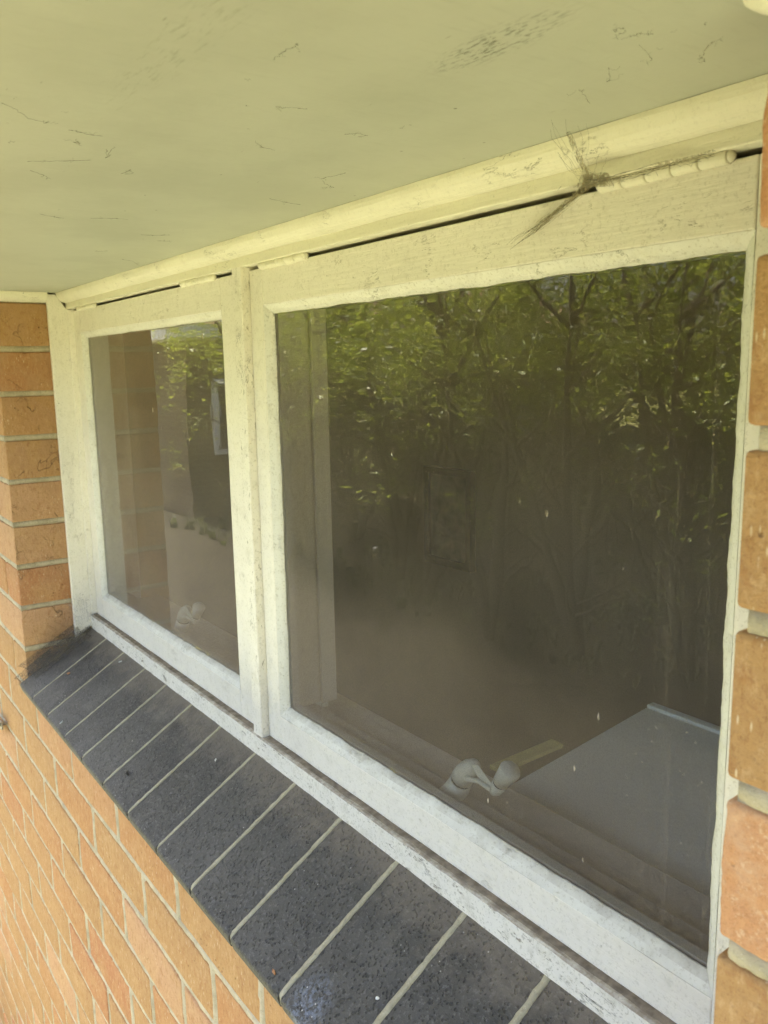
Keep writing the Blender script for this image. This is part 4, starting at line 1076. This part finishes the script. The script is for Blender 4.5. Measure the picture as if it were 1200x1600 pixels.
tag(q.build('jamb_cobweb', M_WEBPALE), 'pale cobweb wrapped round the foot of the left jamb', 'cobweb')

# ------------------------------------------------------------------ small things
n_sl = up_
def on_sill(x, y, t=0.0): 
    p = atP(x, y, Vector((0, YN, Z(ZN))) + up_ * t, up_); return p
# a dead insect
bug = tag(empty('dead_insect'), 'tiny black dead insect lying on the charcoal sill', 'insect')
p = on_sill(198, 1209, .002); q = MB()
q.tube([p + Vector((-.005, 0, 0)), p + Vector((-.003, 0, .0006)), p + Vector((0, 0, .001)), p + Vector((.003, 0, .0006)), p + Vector((.005, 0, 0))], [.0005, .0019, .0022, .0016, .0005], 8); q.build('body', M_BUG, bug, smooth=True)
q = MB()
for s_ in (-1, 1):
    for dx in (-.002, 0, .002):
        q.tube([p + Vector((dx, 0, .0008)), p + Vector((dx * 1.8, s_ * .003, .0028)), p + Vector((dx * 2.4, s_ * .005, .0012))], .0003, 4)
q.build('legs', M_BUG, bug)
def flake(name, x, y, L, W_, mat, label, cat, seed):
    p = on_sill(x, y, .0012); q = MB(); rr = random.Random(seed); a0 = rr.uniform(0, 3.1); n_ = 9
    ring = []
    e1, e2 = Vector((math.cos(a0), 0, 0)) + sl * math.sin(a0), Vector((-math.sin(a0), 0, 0)) + sl * math.cos(a0)
    for i in range(n_):
        th = 6.283 * i / n_; k_ = rr.uniform(.75, 1.15); ring.append(p + e1 * math.cos(th) * L * k_ + e2 * math.sin(th) * W_ * k_ + up_ * rr.uniform(0, .0012))
    vs = ring + [r_ - up_ * .0009 for r_ in ring] + [p + up_ * .0012]
    fs = [(i, (i + 1) % n_, 2 * n_) for i in range(n_)] + [(i, (i + 1) % n_, (i + 1) % n_ + n_, i + n_) for i in range(n_)]
    q.add(vs, fs); return tag(q.build(name, mat), label, cat)
flake('dry_leaf', 107, 1052, .0052, .0028, M_DRYLEAF, 'small curled orange dry leaf on the far end of the sill', 'leaf', 1)
flake('dry_leaf', 428, 1519, .0045, .0014, M_DRYLEAF, 'thin brown leaf scrap near the front edge of the sill', 'leaf', 2)
flake('paint_flake', 188, 1034, .0040, .0012, M_DROP, 'white paint flake beside the timber sill at the far end', 'flake', 3)
flake('paint_flake', 590, 1560, .0026, .0015, M_DROP, 'white chalky dropping on the nearest charcoal sill brick', 'flake', 4)
flake('paint_flake', 96, 1129, .0040, .0010, M_DROP, 'thin white paint flake on the third sill brick', 'flake', 5)
flake('paint_flake', 337, 1187, .0030, .0012, M_DROP, 'pale smear of dropping halfway along the sill', 'flake', 6)
# metal strap on the wall at the left edge
br = tag(empty('wall_bracket'), 'small dull metal strap bracket fixed to the brick at the left edge', 'bracket')
p0 = Vector((-2.16, YW, Z(-0.845))); p1 = Vector((-1.985, YW - .012, Z(-0.800)))
q = MB(); q.add([p0 + Vector((0, -.001, -.010)), p1 + Vector((0, 0, -.010)), p1 + Vector((0, 0, .010)), p0 + Vector((0, -.001, .010)), p0 + Vector((0, -.004, -.010)), p1 + Vector((0, -.003, -.010)), p1 + Vector((0, -.003, .010)), p0 + Vector((0, -.004, .010))],
                [(0, 3, 2, 1), (4, 5, 6, 7), (0, 1, 5, 4), (1, 2, 6, 5), (2, 3, 7, 6), (3, 0, 4, 7)]); q.build('strap', M_METAL, br)
q = MB(); q.tube([p1 + Vector((-.012, .013, 0)), p1 + Vector((-.012, -.006, 0)), p1 + Vector((-.012, -.009, 0))], [.004, .006, .004], 8); q.build('bolt', M_METAL, br)
